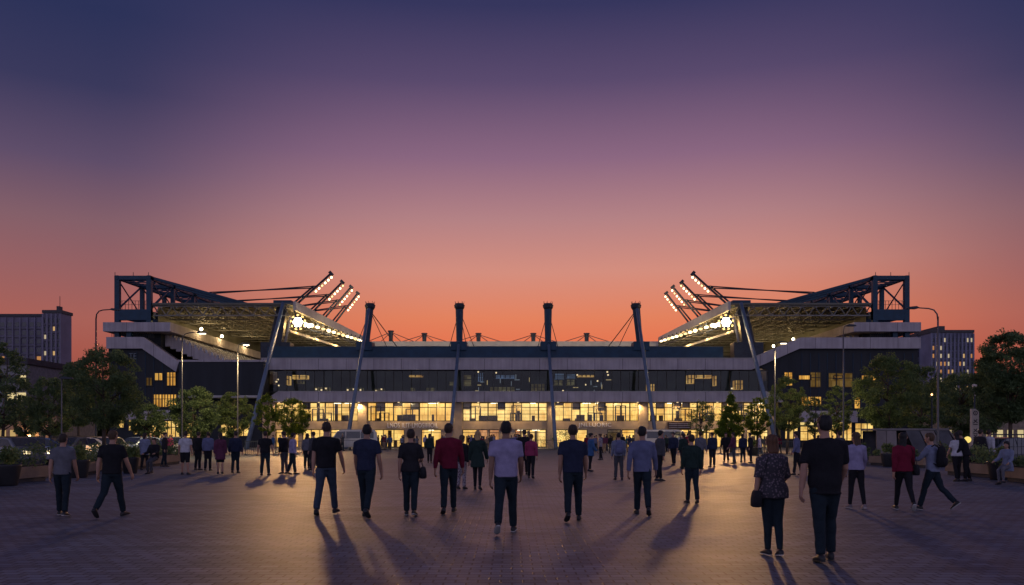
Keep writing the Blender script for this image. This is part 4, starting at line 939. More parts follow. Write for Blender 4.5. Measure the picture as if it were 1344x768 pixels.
# --- lit openings of the end walls
def endwin(px0, px1, py0, py1, m, n, g=GLASS):
    x0, x1, z0, z1 = X(px0), X(px1), Zf(py1), Zf(py0)
    f = MB(); y = FY - .1
    f.box(x0 - .1, x1 + .1, y, y + .115, z0 - .1, z0); f.box(x0 - .1, x1 + .1, y, y + .115, z1, z1 + .1)
    for k in range(n + 1): x = x0 + (x1 - x0) * k / n; f.box(x - .05, x + .05, y, y + .115, z0, z1)
    if z1 - z0 > 1.2: f.box(x0, x1, y + .02, y + .1, z0 + (z1 - z0) * .62, z0 + (z1 - z0) * .67)
    fo = part(f, 'window', MULL)
    p = MB(); p.add([(x0, y + .10, z0), (x1, y + .10, z0), (x1, y + .10, z1), (x0, y + .10, z1)], [(0, 1, 2, 3)]); part(p, 'lit_pane', m, fo, fixn=False)
W2 = lit_wall('curtained_amber', (1.0, .5, .09), 1.1, (.25, 1.6), .6); W3 = lit_wall('ground_floor_lit', (1.0, .62, .16), 1.4, (.7, .6), .5); DIMA = lit_wall('dim_amber', (.5, .3, .08), .35, (.5, .8), .7)
for a in [(203, 214, 490, 499, W2, 2), (219, 231, 489, 506, W2, 3), (192, 200, 496, 506, DIMA, 2), (201, 232, 518, 534, W2, 8), (156, 163, 552, 561, W3, 1), (169, 173, 549, 565, W3, 1), (176, 181, 554, 570, W3, 1), (193, 205, 558, 574, W3, 2), (209, 236, 553, 575, W3, 5), (244, 262, 556, 574, W3, 3), (290, 330, 556, 572, W3, 4),
          (1029, 1040, 489, 506, W2, 2), (1048, 1064, 493, 498, W2, 1), (1063, 1077, 489, 508, DIMA, 2), (1087, 1119, 490, 508, DIMA, 3), (1094, 1106, 494, 497, W2, 1), (1130, 1150, 493, 499, W2, 2), (1051, 1078, 521, 532, W2, 3), (1121, 1129, 522, 536, W2, 1), (1030, 1047, 553, 576, W3, 3), (1050, 1080, 560, 578, W3, 3), (1085, 1118, 553, 578, W3, 5), (1122, 1146, 556, 576, W3, 3), (1155, 1162, 556, 572, W3, 1)]:
    endwin(*a)
band(168, 236, 3.6, 4.9, FY - .9, FY + .01); band(1049, 1122, 3.3, 4.8, FY - .9, FY + .01)
sgp = MB(); sgp.box(X(1050), X(1066), FY - .5, FY - .12, Zf(558), Zf(551)); part(sgp, 'lit_sign', emit('sign_yellow', (1, .72, .25), .8))
lettering('TUR', X(1053), X(1062), Zf(554.3), .36, FY - .51, mat('sign_black', (.02, .02, .02), .6))

for k in range(22):                                   # glowing bars standing in for reflections on the middle dark glass
    r_ = random.Random(900 + k); a_ = r_.uniform(622, 700) if k < 15 else r_.uniform(745, 800); b_ = r_.uniform(488, 511); w_ = r_.choice([.8, 1, 5, 7])
    o_ = MB(); o_.box(X(a_), X(a_ + w_), FY + 3.2, FY + 3.4, Zf(b_ + (6 if w_ < 2 else .9)), Zf(b_)); part(o_, 'reflection_bar' if w_ > 2 else 'reflection_strip', emit('cool_reflection', (.62, .72, .85), .45) if k % 3 else emit('warm_reflection', (1, .72, .32), .9))
FILL_X = []
for k in range(13):  # downlights added under the band to warm the columns and beam
    x = X(368) + k * 5.2; FILL_X.append(x)
    l = MB(); l.tube([(x, FY - .62, 5.95), (x, FY - .62, 5.86)], .13, 10); o = part(l, 'facade_fill_fixture', emit('facade_fill_glass', (1, .72, .36), 1.0))
# ------------------------------------------------------------------ trees and planting
LEAF = [leafmat('leaves_deep', (.12, .185, .09), .5), leafmat('leaves_mid', (.14, .205, .08), .5), leafmat('leaves_fresh', (.16, .25, .05), .75)]
BARK = mat('bark', (.07, .05, .038), .9, var=.4, scale=8, bump=.6, bscale=22, stretch=(1, 1, .3))
def leaves_mesh(centers, radii, counts, size, seed):
    g = np.random.default_rng(seed); P = []
    for c, r, n in zip(centers, radii, counts):
        d = g.normal(size=(n, 3)); d /= np.linalg.norm(d, axis=1)[:, None]
        rad = r * (g.random(n) ** .45)[:, None]
        P.append(np.array(c) + d * rad * np.array([1, 1, .8]))
    P = np.concatenate(P); n = len(P)
    u = g.normal(size=(n, 3)); u /= np.linalg.norm(u, axis=1)[:, None]
    w = np.cross(u, g.normal(size=(n, 3))); w /= np.linalg.norm(w, axis=1)[:, None]
    nn = np.cross(u, w); s = size * (.55 + .9 * g.random(n))[:, None]
    V = np.stack([P - u * s, P + w * s * .55 + nn * s * .15, P + u * s, P - w * s * .55 + nn * s * .15], 1).reshape(-1, 3)
    me = bpy.data.meshes.new('leaves'); me.vertices.add(4 * n); me.vertices.foreach_set('co', V.ravel())
    me.loops.add(4 * n); me.loops.foreach_set('vertex_index', np.arange(4 * n)); me.polygons.add(n)
    me.polygons.foreach_set('loop_start', np.arange(n) * 4); me.update(calc_edges=True)
    return me
def tree(name, label, px, Y, top_py, wpx, lm, seed, leaf=.12, clear=.28, shape=1.0, dens=1.0, group=None, stake=False, stems=1):
    r = random.Random(seed); h = CAMZ + (HY - top_py) / F * Y; w = wpx / F * Y / 2
    root = thing(name, label, 'tree', (gx(px, Y), Y, 0), 0, group)
    tr = MB(); z0 = h * clear; zc = (z0 + h) / 2; hh = (h - z0) / 2
    tops = []
    for q in range(stems):
        bx = (q - (stems - 1) / 2) * .35; lx, ly = r.uniform(-.2, .2), r.uniform(-.2, .2)
        tr.tube([(bx, 0, -.05), (bx + lx * .3, ly * .3, h * .25), (bx + lx, ly, h * .55), (lx * 1.3, ly, h * .88)], [.035 * w + .06, .028 * w + .05, .018 * w + .03, .015], 8)
    for q in range(13):
        a = r.uniform(0, 6.28); z = h * r.uniform(clear * .9, .7); L_ = w * r.uniform(.5, .85)
        tr.tube([(0, 0, z), (math.cos(a) * L_ * .5, math.sin(a) * L_ * .5, z + L_ * .35), (math.cos(a) * L_, math.sin(a) * L_, z + L_ * .75)], [.022 * w + .02, .014 * w + .012, .006], 5)
    tr.build('trunk', BARK, root, world=False, smooth=True)
    cs, rs, ns = [], [], []
    nc = int(90 * dens * (1 + .25 * w))
    for q in range(nc):
        t = r.uniform(-1, 1); a = r.uniform(0, 6.28)
        prof = math.sqrt(max(0, 1 - t * t)) if shape == 1.0 else (1 - (t + 1) / 2) ** .75 * min(1, (t + 1.15) * 2.4)
        rr = w * prof * r.uniform(.35, .95) ** .7
        rad = r.uniform(.13, .27) * w * (1 if t < .4 else .75)
        cs.append((math.cos(a) * rr, math.sin(a) * rr, zc + t * hh * .93)); rs.append(rad)
        ns.append(int(1.5 * dens * r.uniform(35, 75) * (rad / leaf / 3.2) ** 1.6) + 20)
    for q in range(10):                                # stray shoots that break the outline
        a = r.uniform(0, 6.28); t = r.uniform(-.5, 1); prof = math.sqrt(max(0, 1 - t * t)) if shape == 1 else (1 - (t + 1) / 2) ** .75
        cs.append((math.cos(a) * w * prof, math.sin(a) * w * prof, zc + t * hh * 1.05)); rs.append(.14 * w); ns.append(int(14 * dens) + 4)
    me = leaves_mesh(cs, rs, ns, leaf * .62, seed); link('crown', me, lm, root)
    if stake:
        sk = MB()
        for s in (-.35, .35): sk.tube([(s, -.1, 0), (s, -.1, 1.5)], .03, 6)
        sk.beam((-.35, -.1, 1.35), (.35, -.1, 1.35), .05); sk.build('tree_stake', mat('timber', (.16, .11, .07), .9), root, world=False)
    return root
D, Mi, Fr = LEAF
GT = 'trees planted round the plaza'
for a in [
    ('deciduous_tree', 'largest dense dark tree at the left, rising before the stadium end wall', 137, 52, 455, 98, D, 1, .11, .3),
    ('deciduous_tree', 'tall dark tree cut by the left picture edge', 2, 48, 447, 66, D, 2, .11, .27),
    ('deciduous_tree', 'dark rounded tree between the left edge tree and the largest left tree', 66, 60, 493, 62, D, 3, .12, .25),
    ('deciduous_tree', 'bushy dark tree before the projecting dark box of the left wing', 256, 66, 508, 66, D, 4, .12, .25),
    ('deciduous_tree', 'green tree right of the bushy dark one, below the projecting box', 306, 70, 514, 48, Mi, 5, .11, .28),
    ('young_tree', 'yellow-green young tree before the left raking strut', 350, 76, 518, 34, Fr, 6, .10, .3),
    ('young_tree', 'thin airy sapling before the lit upper windows left', 384, 78, 523, 46, Fr, 7, .09, .3),
    ('deciduous_tree', 'low dark tree filling the gap right of the largest left tree', 196, 64, 530, 46, D, 8, .12, .3),
    ('deciduous_tree', 'dim tree crown behind and left of the largest left tree', 103, 72, 478, 56, D, 9, .13, .3),
    ('deciduous_tree', 'big leafy tree cut by the right picture edge', 1326, 46, 436, 96, D, 27, .10, .33),
    ('deciduous_tree', 'large broad tree before the right end wall, left of the curved lamp', 1166, 60, 466, 84, Mi, 11, .12, .27),
    ('deciduous_tree', 'dark tree between the curved right lamp and the broad tree', 1210, 66, 478, 62, D, 12, .12, .25),
    ('deciduous_tree', 'dim wide tree behind the pale totem', 1262, 72, 488, 84, D, 13, .13, .22),
    ('deciduous_tree', 'dark tree low behind the pale totem and the right edge tree', 1298, 84, 496, 60, D, 14, .14, .25),
    ('deciduous_tree', 'upright green tree before the amber windows of the right wing', 1033, 70, 494, 52, Mi, 15, .10, .3),
    ('young_tree', 'slim green tree between the amber windows and the kiosk', 1099, 66, 506, 38, Mi, 16, .10, .3),
    ('young_tree', 'small young tree standing just right of the right raking strut', 994, 78, 521, 36, Fr, 17, .10, .3)]:
    tree(*a, group=GT, dens=1.5 if a[2] == 1326 else 1.0)
tree('young_tree', 'see-through sapling with sparse leaves before the lit glazing at right', 921, 80, 526, 38, Mi, 18, .085, .32, dens=.55, group=GT)
tree('young_tree', 'neat cone-shaped yellow-green tree left of the right raking strut', 959, 78, 516, 44, Fr, 19, .10, .22, shape=.5, dens=1.25, group=GT, stake=True)
tree('young_tree', 'narrow dark sapling between the kiosk and the upright green tree', 1068, 74, 520, 26, D, 20, .10, .3, dens=.8, group=GT)
tree('young_tree', 'little dim sapling between the left edge tree and the dark rounded tree', 34, 64, 520, 40, D, 21, .11, .3, group=GT)
for k, (px, Y, tp_, w) in enumerate([(96, 150, 482, 70), (128, 160, 498, 80), (1232, 150, 500, 70), (1290, 160, 506, 90), (1340, 150, 492, 70), (20, 150, 520, 80)]):
    tree('background_tree', ['distant tree hump between the left tower block and the stadium', 'second distant tree hump, low beside the stadium left end', 'distant tree under the right tower block', 'distant low tree mass right of the right tower block', 'distant tree behind the right edge tree', 'distant low trees under the left tower block'][k], px, Y, tp_, w, D, 40 + k, .3, .1, dens=.9, group='trees far behind the plaza')

def hedge(label, a, b, w, h, seed, lm=D, name='hedge', z=0.0):
    r = random.Random(seed); a = Vector((*a, z)); b = Vector((*b, z)); L_ = (b - a).length; n = int(L_ / .28) + 1
    cs = []; rs = []; ns = []
    for k in range(n):
        for q in range(3):
            p = a.lerp(b, (k + r.random()) / n) - a; cs.append((p.x + r.uniform(-w, w) / 2, p.y + r.uniform(-w, w) / 2, h * r.uniform(.2, .85))); rs.append(h * r.uniform(.2, .34)); ns.append(26)
    o = link(name, leaves_mesh(cs, rs, ns, .055, seed), lm); o.location = a
    return tag(o, label, 'hedge' if name == 'hedge' else 'shrub', 'hedges in the planters' if name == 'hedge' else 'shrubs in pots and beds')

# ------------------------------------------------------------------ planters, pots, railings
PLANT = mat('planter_stone', (.22, .155, .105), .85, var=.18, scale=1.5, bump=.25, bscale=16); PLINTH = mat('planter_plinth', (.05, .045, .045), .8)
def planter(label, a, b, w, h):
    a = Vector((*a, 0)); b = Vector((*b, 0)); d = b - a; L_ = d.length; ang = math.atan2(d.y, d.x)
    t = thing('planter_wall', label, 'planter', a, ang, 'low planter walls along the plaza')
    m = MB(); m.box(0, L_, 0, w, .14, h); m.build('planter_wall_body', PLANT, t, world=False, bevel=.015)
    p = MB(); p.box(.06, L_ - .06, .08, w - .08, .004, .139); p.build('plinth', PLINTH, t, world=False)
    s = MB(); s.box(.1, L_ - .1, .1, w - .1, h + .001, h + .03); s.build('soil', mat('soil', (.03, .022, .016), .95, bump=.5), t, world=False)
    return t
LP = [((gx(0, 25.5) - .6, 24.6), (gx(64, 29), 29), 'low tan planter wall nearest the left edge'), ((gx(104, 31.5), 31.5), (gx(134, 34.5), 34.5), 'short tan planter wall between the two nearest left walkers'),
      ((gx(150, 36), 36), (gx(196, 40), 40), 'low tan planter wall behind the man in the plain black t-shirt'), ((gx(203, 42), 42), (gx(238, 46.5), 46.5), 'low tan planter wall ending by the white t-shirt and shorts')]
for k, (a, b, l) in enumerate(LP):
    planter(l, b, a, -.6, .5) if False else planter(l, a, b, .7, .52)
    hedge(['dark clipped hedge behind the low wall at the left edge', 'dark hedge tuft between the two nearest left walkers', 'dark hedge behind the man in the plain black t-shirt', 'dark hedge near the white t-shirt and shorts'][k], (a[0] - .3, a[1] + .55), (b[0] - .3, b[1] + .5), .5, 1.05, 70 + k, z=.3)
RP = [((gx(1140, 44), 44), (gx(1163, 43), 43), 'short tan planter wall left of the woman in red'), ((gx(1192, 41), 41), (gx(1212, 40), 40), 'short tan planter wall between the red top and the backpack'), ((gx(1240, 33.5), 33.5), (gx(1312, 30), 30), 'long low planter wall under the group by the totem'), ((gx(1318, 28.5), 28.5), (gx(1370, 26), 26), 'low planter wall running out at the right edge')]
for k, (a, b, l) in enumerate(RP):
    planter(l, a, b, .7, .5)
    hedge(['low dark hedge left of the woman in red', 'low dark hedge behind the backpack', 'dark shrubs under the group by the totem', 'dark hedge at the right edge'][k], (a[0] + .1, a[1] + .5), (b[0] + .1, b[1] + .5), .45, .55 + .3 * (k == 2), 80 + k, z=.4)
def kerb(label, pts):
    m = MB()
    for p, q in zip(pts[:-1], pts[1:]): m.beam((*p, .06), (*q, .06), .18, .13)
    return tag(m.build('kerb', mat('kerb_stone', (.2, .18, .17), .85), fixn=True), kind='structure')
kerb('', [(-15.5, 18), (-15.5, 24.4)]); kerb('', [(-16, 24.3), (-21.9, 51)]); kerb('', [(24.4, 46), (24.4, 30), (30, 24)])
POT = mat('black_pot', (.02, .02, .022), .5)
for k, (px, Y, r_, lab) in enumerate([(8, 26, .42, 'big black pot at the left edge planter'), (104, 31, .36, 'black pot right of the grey t-shirt'), (171, 34.4, .33, 'black pot right of the plain black t-shirt'), (1131, 45, .33, 'black pot right of the long-haired woman'), (1312, 29.5, .4, 'black pot beside the seated person in white'), (1166, 42, .36, 'black pot left of the woman in red'), (988, 66, .5, 'square-shouldered pot under the small young tree')]):
    t = thing('plant_pot', lab, 'plant pot', (gx(px, Y), Y, 0), 0, 'black plant pots')
    m = MB(); m.rings([ell((0, 0, z), r, r, 18) for z, r in ((0, r_ * .72), (.04, r_ * .78), (.55, r_), (.62, r_ * 1.04), (.66, r_ * 1.04), (.66, r_ * .9), (.6, r_ * .88))]); m.build('pot', POT, t, world=False, smooth=True)
    r = random.Random(k); link('foliage', leaves_mesh([(r.uniform(-.2, .2), r.uniform(-.2, .2), .75 + r.uniform(0, .35)) for _ in range(14)], [.16] * 14, [22] * 14, .06, k), Mi, t)
def railing(label, a, b, h=1.1, gap=.14, name='railing'):
    a = Vector((*a, 0)); b = Vector((*b, 0)); d = b - a; L_ = d.length
    t = thing(name, label, 'railing', a, math.atan2(d.y, d.x), 'railings and crowd barriers')
    m = MB(); m.beam((0, 0, h), (L_, 0, h), .05); m.beam((0, 0, .12), (L_, 0, .12), .04)
    m.build('rail', DSTEEL, t, world=False)
    p = MB(); n = int(L_ / gap)
    for k in range(n + 1): x = L_ * k / n; p.beam((x, 0, .12), (x, 0, h), .018)
    p.build('railing_bars', DSTEEL, t, world=False)
    for x in (0.0, L_):
        q = MB(); q.beam((x, 0, 0), (x, 0, h + .06), .06); q.box(x - .04, x + .04, -.25, .25, 0.002, .04); q.build('post', DSTEEL, t, world=False)
    return t
railing('dark railing of thin bars along the left car park, near part', (-21, 33), (-24, 43), 1.5); railing('dark railing of thin bars along the left car park, far part', (-24.2, 44), (-28, 58), 1.5)
railing('thin dark railing behind the right planters', (gx(1300, 36), 36), (gx(1400, 34), 34), 1.6)
for k, (px0, px1, Y, l) in enumerate([(500, 530, 84, 'crowd barrier before the wide ticket window'), (362, 398, 72, 'crowd barrier under the yellow-green young tree'), (398, 420, 78, 'crowd barrier right of the thin airy sapling'), (700, 736, 86, 'crowd barrier under the third mast'), (880, 905, 84, 'crowd barrier before the lit corner shop'), (1000, 1046, 66, 'crowd barrier before the upright green tree'), (322, 338, 66, 'pale-topped barrier below the left raking strut'), (446, 470, 84, 'crowd barrier beside the white minibus'), (946, 984, 74, 'crowd barrier before the cone-shaped tree')]):
    railing(l, (gx(px0, Y), Y), (gx(px1, Y), Y), 1.1, name='crowd_barrier')
for k, (px, Y) in enumerate([(716, 88), (735, 90), (744, 92)]):
    hedge(['dark shrub left of the third strut foot', 'dark shrub right of the third strut foot', 'tall shrub nearer the second sign'][k], (gx(px, Y), Y), (gx(px, Y) + .9, Y), .8, 1.7 + .5 * (k > 0), 90 + k, D, 'shrub')

# ------------------------------------------------------------------ street lamps
GAL = mat('galvanised', (.13, .125, .125), .5, .5, var=.1)
LAMPS = []
def lamp_post(label, px, Y, top_py, arm=0.0, lit=None, r=.075, m=GAL, curve=True):
    h = CAMZ + (HY - top_py) / F * Y
    t = thing('street_lamp', label, 'street lamp', (gx(px, Y), Y, 0), 0, 'street lamps round the plaza')
    p = MB(); p.tube([(0, 0, 0), (0, 0, .5), (0, 0, h * .6), (0, 0, h - (.6 if arm else 0))], [r * 1.3, r * 1.1, r * .9, r * .7], 10); p.box(-.16, .16, -.16, .16, 0.002, .05); p.build('pole', m, t, world=False, smooth=True)
    if arm:
        a = MB(); a.tube([(0, 0, h - .62), (arm * .04, 0, h - .3), (arm * .2, 0, h - .08), (arm * .45, 0, h), (arm, 0, h + .04)], [r * .7, r * .66, r * .62, r * .58, r * .5], 8); a.build('arm', m, t, world=False, smooth=True)
    hd = MB(); x = arm; s = 1 if arm >= 0 else -1
    hd.prism([(x - s * .1, h + .02), (x + s * .1, h + .12), (x + s * .55, h + .07), (x + s * .62, h - .02), (x + s * .1, h - .03)], -.13, .13); hd.build('lamp_head', DSTEEL, t, world=False)
    if lit:
        LAMPS.append(t.location + Vector((x + s * .55, -.25, h - .3)))
        g = MB(); g.box(min(x + s * .12, x + s * .52), max(x + s * .12, x + s * .52), -.1, .1, h - .09, h - .032); g.build('lamp_glass', emit('street_lamp_glass', (1, .84, .58), lit), t, world=False)
    return t
lamp_post('tall curved lamp post rising behind the largest left tree', 126, 58, 407, 1.05, None, .07, DSTEEL)
lamp_post('tall curved lamp post leaning its arm left beside the right tower block', 1231, 45, 405, -1.1, None, .062)
lamp_post('slim lamp post with a short arm before the left wing, left of the box centre', 239, 58, 437, 1.1, 3.5, .05)
lamp_post('slim straight lamp post before the projecting dark box', 312, 61, 452, .3, 3.5, .05)
lamp_post('short pale straight pole left of the largest left tree', 81, 46, 497, 0, None, .04)
lamp_post('slim lamp post before the right raking parapet', 1017, 60, 450, .3, 3.5, .05)
lamp_post('slim tall lamp post before the right end wall', 1107, 58, 428, .25, None, .05)

# ------------------------------------------------------------------ totem, kiosk, cars
t = thing('totem_sign', 'pale upright totem with dark emblems standing before the right trees', 'sign', (gx(1279, 50), 50, 0))
TP = mat('totem_panel', (.52, .44, .36), .6, var=.1); INK = mat('totem_ink', (.05, .04, .04), .6)
m = MB(); m.box(-.22, .22, -.1, .1, 0, 3.15); m.build('panel', TP, t, world=False, bevel=.02)
m = MB(); m.rings([[Vector((rr * math.cos(a), -.104, 2.9 + rr * math.sin(a))) for a in [2 * math.pi * k / 16 for k in range(16)]] for rr in (.14, .085)], cap=False); m.ball((0, -.104, 2.9), (.04, .004, .04), 8, 4); m.build('round_emblem', INK, t, world=False)
m = MB()
for z, q in ((2.3, 0), (1.75, 1), (1.4, 0)):
    m.beam((-.12, -.106, z), (.10, -.106, z + .22), .012, .05); m.beam((-.1, -.109, z + .2), (.12, -.109, z + .02), .012, .05); m.box(-.13, .13, -.107, -.102, z - .1, z - .05)
m.build('emblem', INK, t, world=False)
t = thing('loudspeaker_pole', 'pale-headed short pole rising among the leaves above the totem', 'pole', (gx(1279, 56), 56, 0))
m = MB(); m.tube([(0, 0, 0), (0, 0, 4.6)], [.07, .05], 8); m.build('pole', DSTEEL, t, world=False)
m = MB(); m.rings([ell((0, 0, z), r_, r_, 10) for z, r_ in ((4.2, .1), (4.7, .13), (4.9, .16), (5.0, .12))]); m.build('pole_head', TP, t, world=False)

t = thing('market_kiosk', 'grey kiosk tent with slanted canvas sides and a pale flat rim, behind the red top', 'kiosk', (gx(1196, 47), 47, 0), R(-6))
CANV = mat('grey_canvas', (.20, .17, .16), .8, var=.25, scale=1.2, bump=.3, bscale=5); CDARK = mat('dark_canvas', (.08, .08, .09), .8, var=.25, scale=2)
m = MB(); m.box(-2.3, 1.55, -1.2, 1.4, 1.84, 1.95); m.build('roof_rim', mat('pale_rim', (.17, .155, .15), .6), t, world=False, bevel=.02)
for x0, x1, o, mm in ((-2.25, -1.75, 0, CANV), (-1.72, -1.2, 0, CANV), (-.7, .0, .55, CDARK), (.05, .75, .6, CANV), (.8, 1.5, .68, CDARK)):
    m = MB(); m.add([(x0, -1.18, 1.83), (x1, -1.18, 1.83), (x1 + o, -1.3 - o * .2, .35), (x0 + o, -1.3 - o * .2, .35), (x0, -1.12, 1.83), (x1, -1.12, 1.83), (x1 + o, -1.24 - o * .2, .35), (x0 + o, -1.24 - o * .2, .35)], [(0, 1, 2, 3), (4, 7, 6, 5), (0, 4, 5, 1), (1, 5, 6, 2), (2, 6, 7, 3), (3, 7, 4, 0)]); m.build('canvas_panel', mm, t, world=False)
m = MB(); m.add([(1.55, -1.15, 1.83), (1.55, 1.35, 1.83), (2.5, 1.4, .3), (2.5, -1.35, .3), (1.6, -1.15, 1.86), (1.6, 1.35, 1.86), (2.55, 1.4, .33), (2.55, -1.35, .33)], [(0, 1, 2, 3), (4, 7, 6, 5), (0, 4, 5, 1), (1, 5, 6, 2), (2, 6, 7, 3), (3, 7, 4, 0)]); m.build('side_canvas', CANV, t, world=False)
for x, y in ((-2.2, -1.1), (1.45, -1.1), (-2.2, 1.3), (1.45, 1.3)):
    m = MB(); m.beam((x, y, 0), (x, y, 1.83), .07); m.build('post', DSTEEL, t, world=False)
m = MB(); m.box(-2.3, 2.3, -1.6, -1.35, .02, .34); m.build('counter_base', PLANT, t, world=False)
m = MB(); m.add([(-2.2, 1.36, 1.83), (1.5, 1.36, 1.83), (1.5, 1.36, .1), (-2.2, 1.36, .1)], [(0, 1, 2, 3)]); m.build('back_canvas', CDARK, t, world=False)

GLC = mat('car_glass', (.02, .025, .03), .08, spec=.8); TYRE = mat('tyre_rubber', (.015, .015, .015), .85); RIM = mat('wheel_rim', (.4, .4, .42), .35, .8)
HEADL = mat('headlight_lens', (.6, .62, .65), .15); TAIL = mat('tail_lens', (.25, .01, .01), .2); TAILON = emit('tail_light_on', (1, .35, .2), 6); HEADON = emit('head_light_on', (1, .75, .4), 4)
def car(label, px, Y, rz, paint, tail=False, head=False, van=False, cat='car'):
    t = thing('parked_car' if not van else 'minibus', label, cat, (gx(px, Y), Y, 0), rz, None if van else 'cars parked beyond the left hedge')
    L2 = 2.15 if not van else 2.6
    prof = [(-2.1, .32), (-2.15, .62), (-2.08, .88), (-1.35, .98), (-.62, 1.42), (.35, 1.48), (1.1, 1.36), (1.75, 1.02), (2.1, .95), (2.15, .6), (2.1, .32)] if not van else [(-2.5, .35), (-2.6, .8), (-2.5, 1.15), (-2.0, 1.35), (-1.5, 2.05), (-1.0, 2.2), (2.3, 2.2), (2.5, 1.9), (2.6, 1.0), (2.55, .35)]
    hw = lambda z: (.86 - max(0, z - .9) * .32) if not van else (.92 - max(0, z - 1.2) * .12)
    m = MB(); rg = []
    for x, z in prof: pass
    left = [(x, hw(z), z) for x, z in prof]; right = [(x, -hw(z), z) for x, z in prof]; n = len(prof)
    m.add(left + right, [tuple(range(n)), tuple(range(2 * n - 1, n - 1, -1))] + [(i, i + n, (i + 1) % n + n, (i + 1) % n) for i in range(n)]); m.build('body', paint, t, world=False, bevel=.05, smooth=False)
    def quad(x0, z0, x1, z1, x2, z2, x3, z3, s):
        return [(x, s * (hw(z) + .012), z) for x, z in ((x0, z0), (x1, z1), (x2, z2), (x3, z3))]
    sw = [(-1.15, 1.0, -.6, 1.36, .0, 1.41, .0, .99), (.06, .99, .06, 1.41, .75, 1.36, 1.15, 1.02)] if not van else [(-1.85, 1.35, -1.5, 1.95, -.7, 2.0, -.7, 1.3), (-.6, 1.3, -.6, 2.0, .8, 2.0, .8, 1.3), (.9, 1.3, .9, 2.0, 2.2, 2.0, 2.2, 1.3)]
    for s in (-1, 1):
        for q in sw: w = MB(); w.add(quad(*q, s), [(0, 1, 2, 3)]); w.build('side_window', GLC, t, world=False)
    w = MB(); a, b_ = ((-1.32, 1.0), (-.66, 1.40)) if not van else ((-1.97, 1.38), (-1.52, 2.02))
    w.add([(a[0] - .03, -.72, a[1] + .02), (a[0] - .03, .72, a[1] + .02), (b_[0] - .03, .6, b_[1] + .02), (b_[0] - .03, -.6, b_[1] + .02)], [(0, 1, 2, 3)]); w.build('windscreen', GLC, t, world=False)
    w = MB(); a, b_ = ((1.72, 1.05), (1.14, 1.35)) if not van else ((2.58, 1.3), (2.5, 1.92))
    w.add([(a[0] + .03, -.7, a[1] + .02), (a[0] + .03, .7, a[1] + .02), (b_[0] + .03, .6, b_[1] + .02), (b_[0] + .03, -.6, b_[1] + .02)], [(0, 1, 2, 3)]); w.build('rear_window', GLC, t, world=False)
    for x in ((-1.32, 1.32) if not van else (-1.65, 1.6)):
        for s in (-1, 1):
            w = MB(); w.tube([(x, s * .68, .32), (x, s * .9, .32)], .32, 18); wo = w.build('wheel', TYRE, t, world=False); r_ = MB(); r_.tube([(x, s * .88, .32), (x, s * .915, .32)], .2, 14); r_.build('rim', RIM, wo, world=False)
    for s in (-1, 1):
        l = MB(); l.box(-L2 * 1.0 - .0, -L2 + .12, s * .62 - .18, s * .62 + .18, .62, .78); l.build('headlight', HEADON if head else HEADL, t, world=False)
        l = MB(); l.box(L2 - .1, L2 + .012, s * .64 - .17, s * .64 + .17, .68, .86); l.build('tail_light', TAILON if tail else TAIL, t, world=False)
    return t
def paint(n, c): return mat('car_paint_' + n, c, .25, .3, var=.03, spec=.7)
car('silver car nearest the left edge behind the hedge, one lamp glowing', 20, 44, R(150), paint('silver', (.42, .44, .48)), head=True)
car('blue-grey car with red tail light on behind the grey t-shirt', 46, 47, R(35) + math.pi, paint('blue', (.16, .24, .36)), tail=True)
car('white car between the two nearest left walkers', 100, 52, R(80), paint('white', (.6, .62, .65)))
car('pale car behind the plain black t-shirt', 140, 55, R(100), paint('pale', (.5, .46, .42)))
car('silver-blue hatchback right of the plain black t-shirt', 186, 60, R(70), paint('ice', (.38, .46, .56)))
car('white car right of the left planter ends, under the bushy dark tree', 228, 63, R(110), paint('cream', (.55, .52, .48)))
car('white minibus parked between the faded jeans and the navy t-shirt', 462, 88, R(12), paint('van', (.34, .33, .31)), van=True, cat='minibus')
car('white-roofed minibus parked right of the fourth strut foot', 876, 88, R(176), paint('van2', (.42, .39, .35)), van=True, cat='minibus')
car('dark car at the right behind the seated group', 1316, 44, R(20), paint('dark', (.05, .055, .07)), head=True)

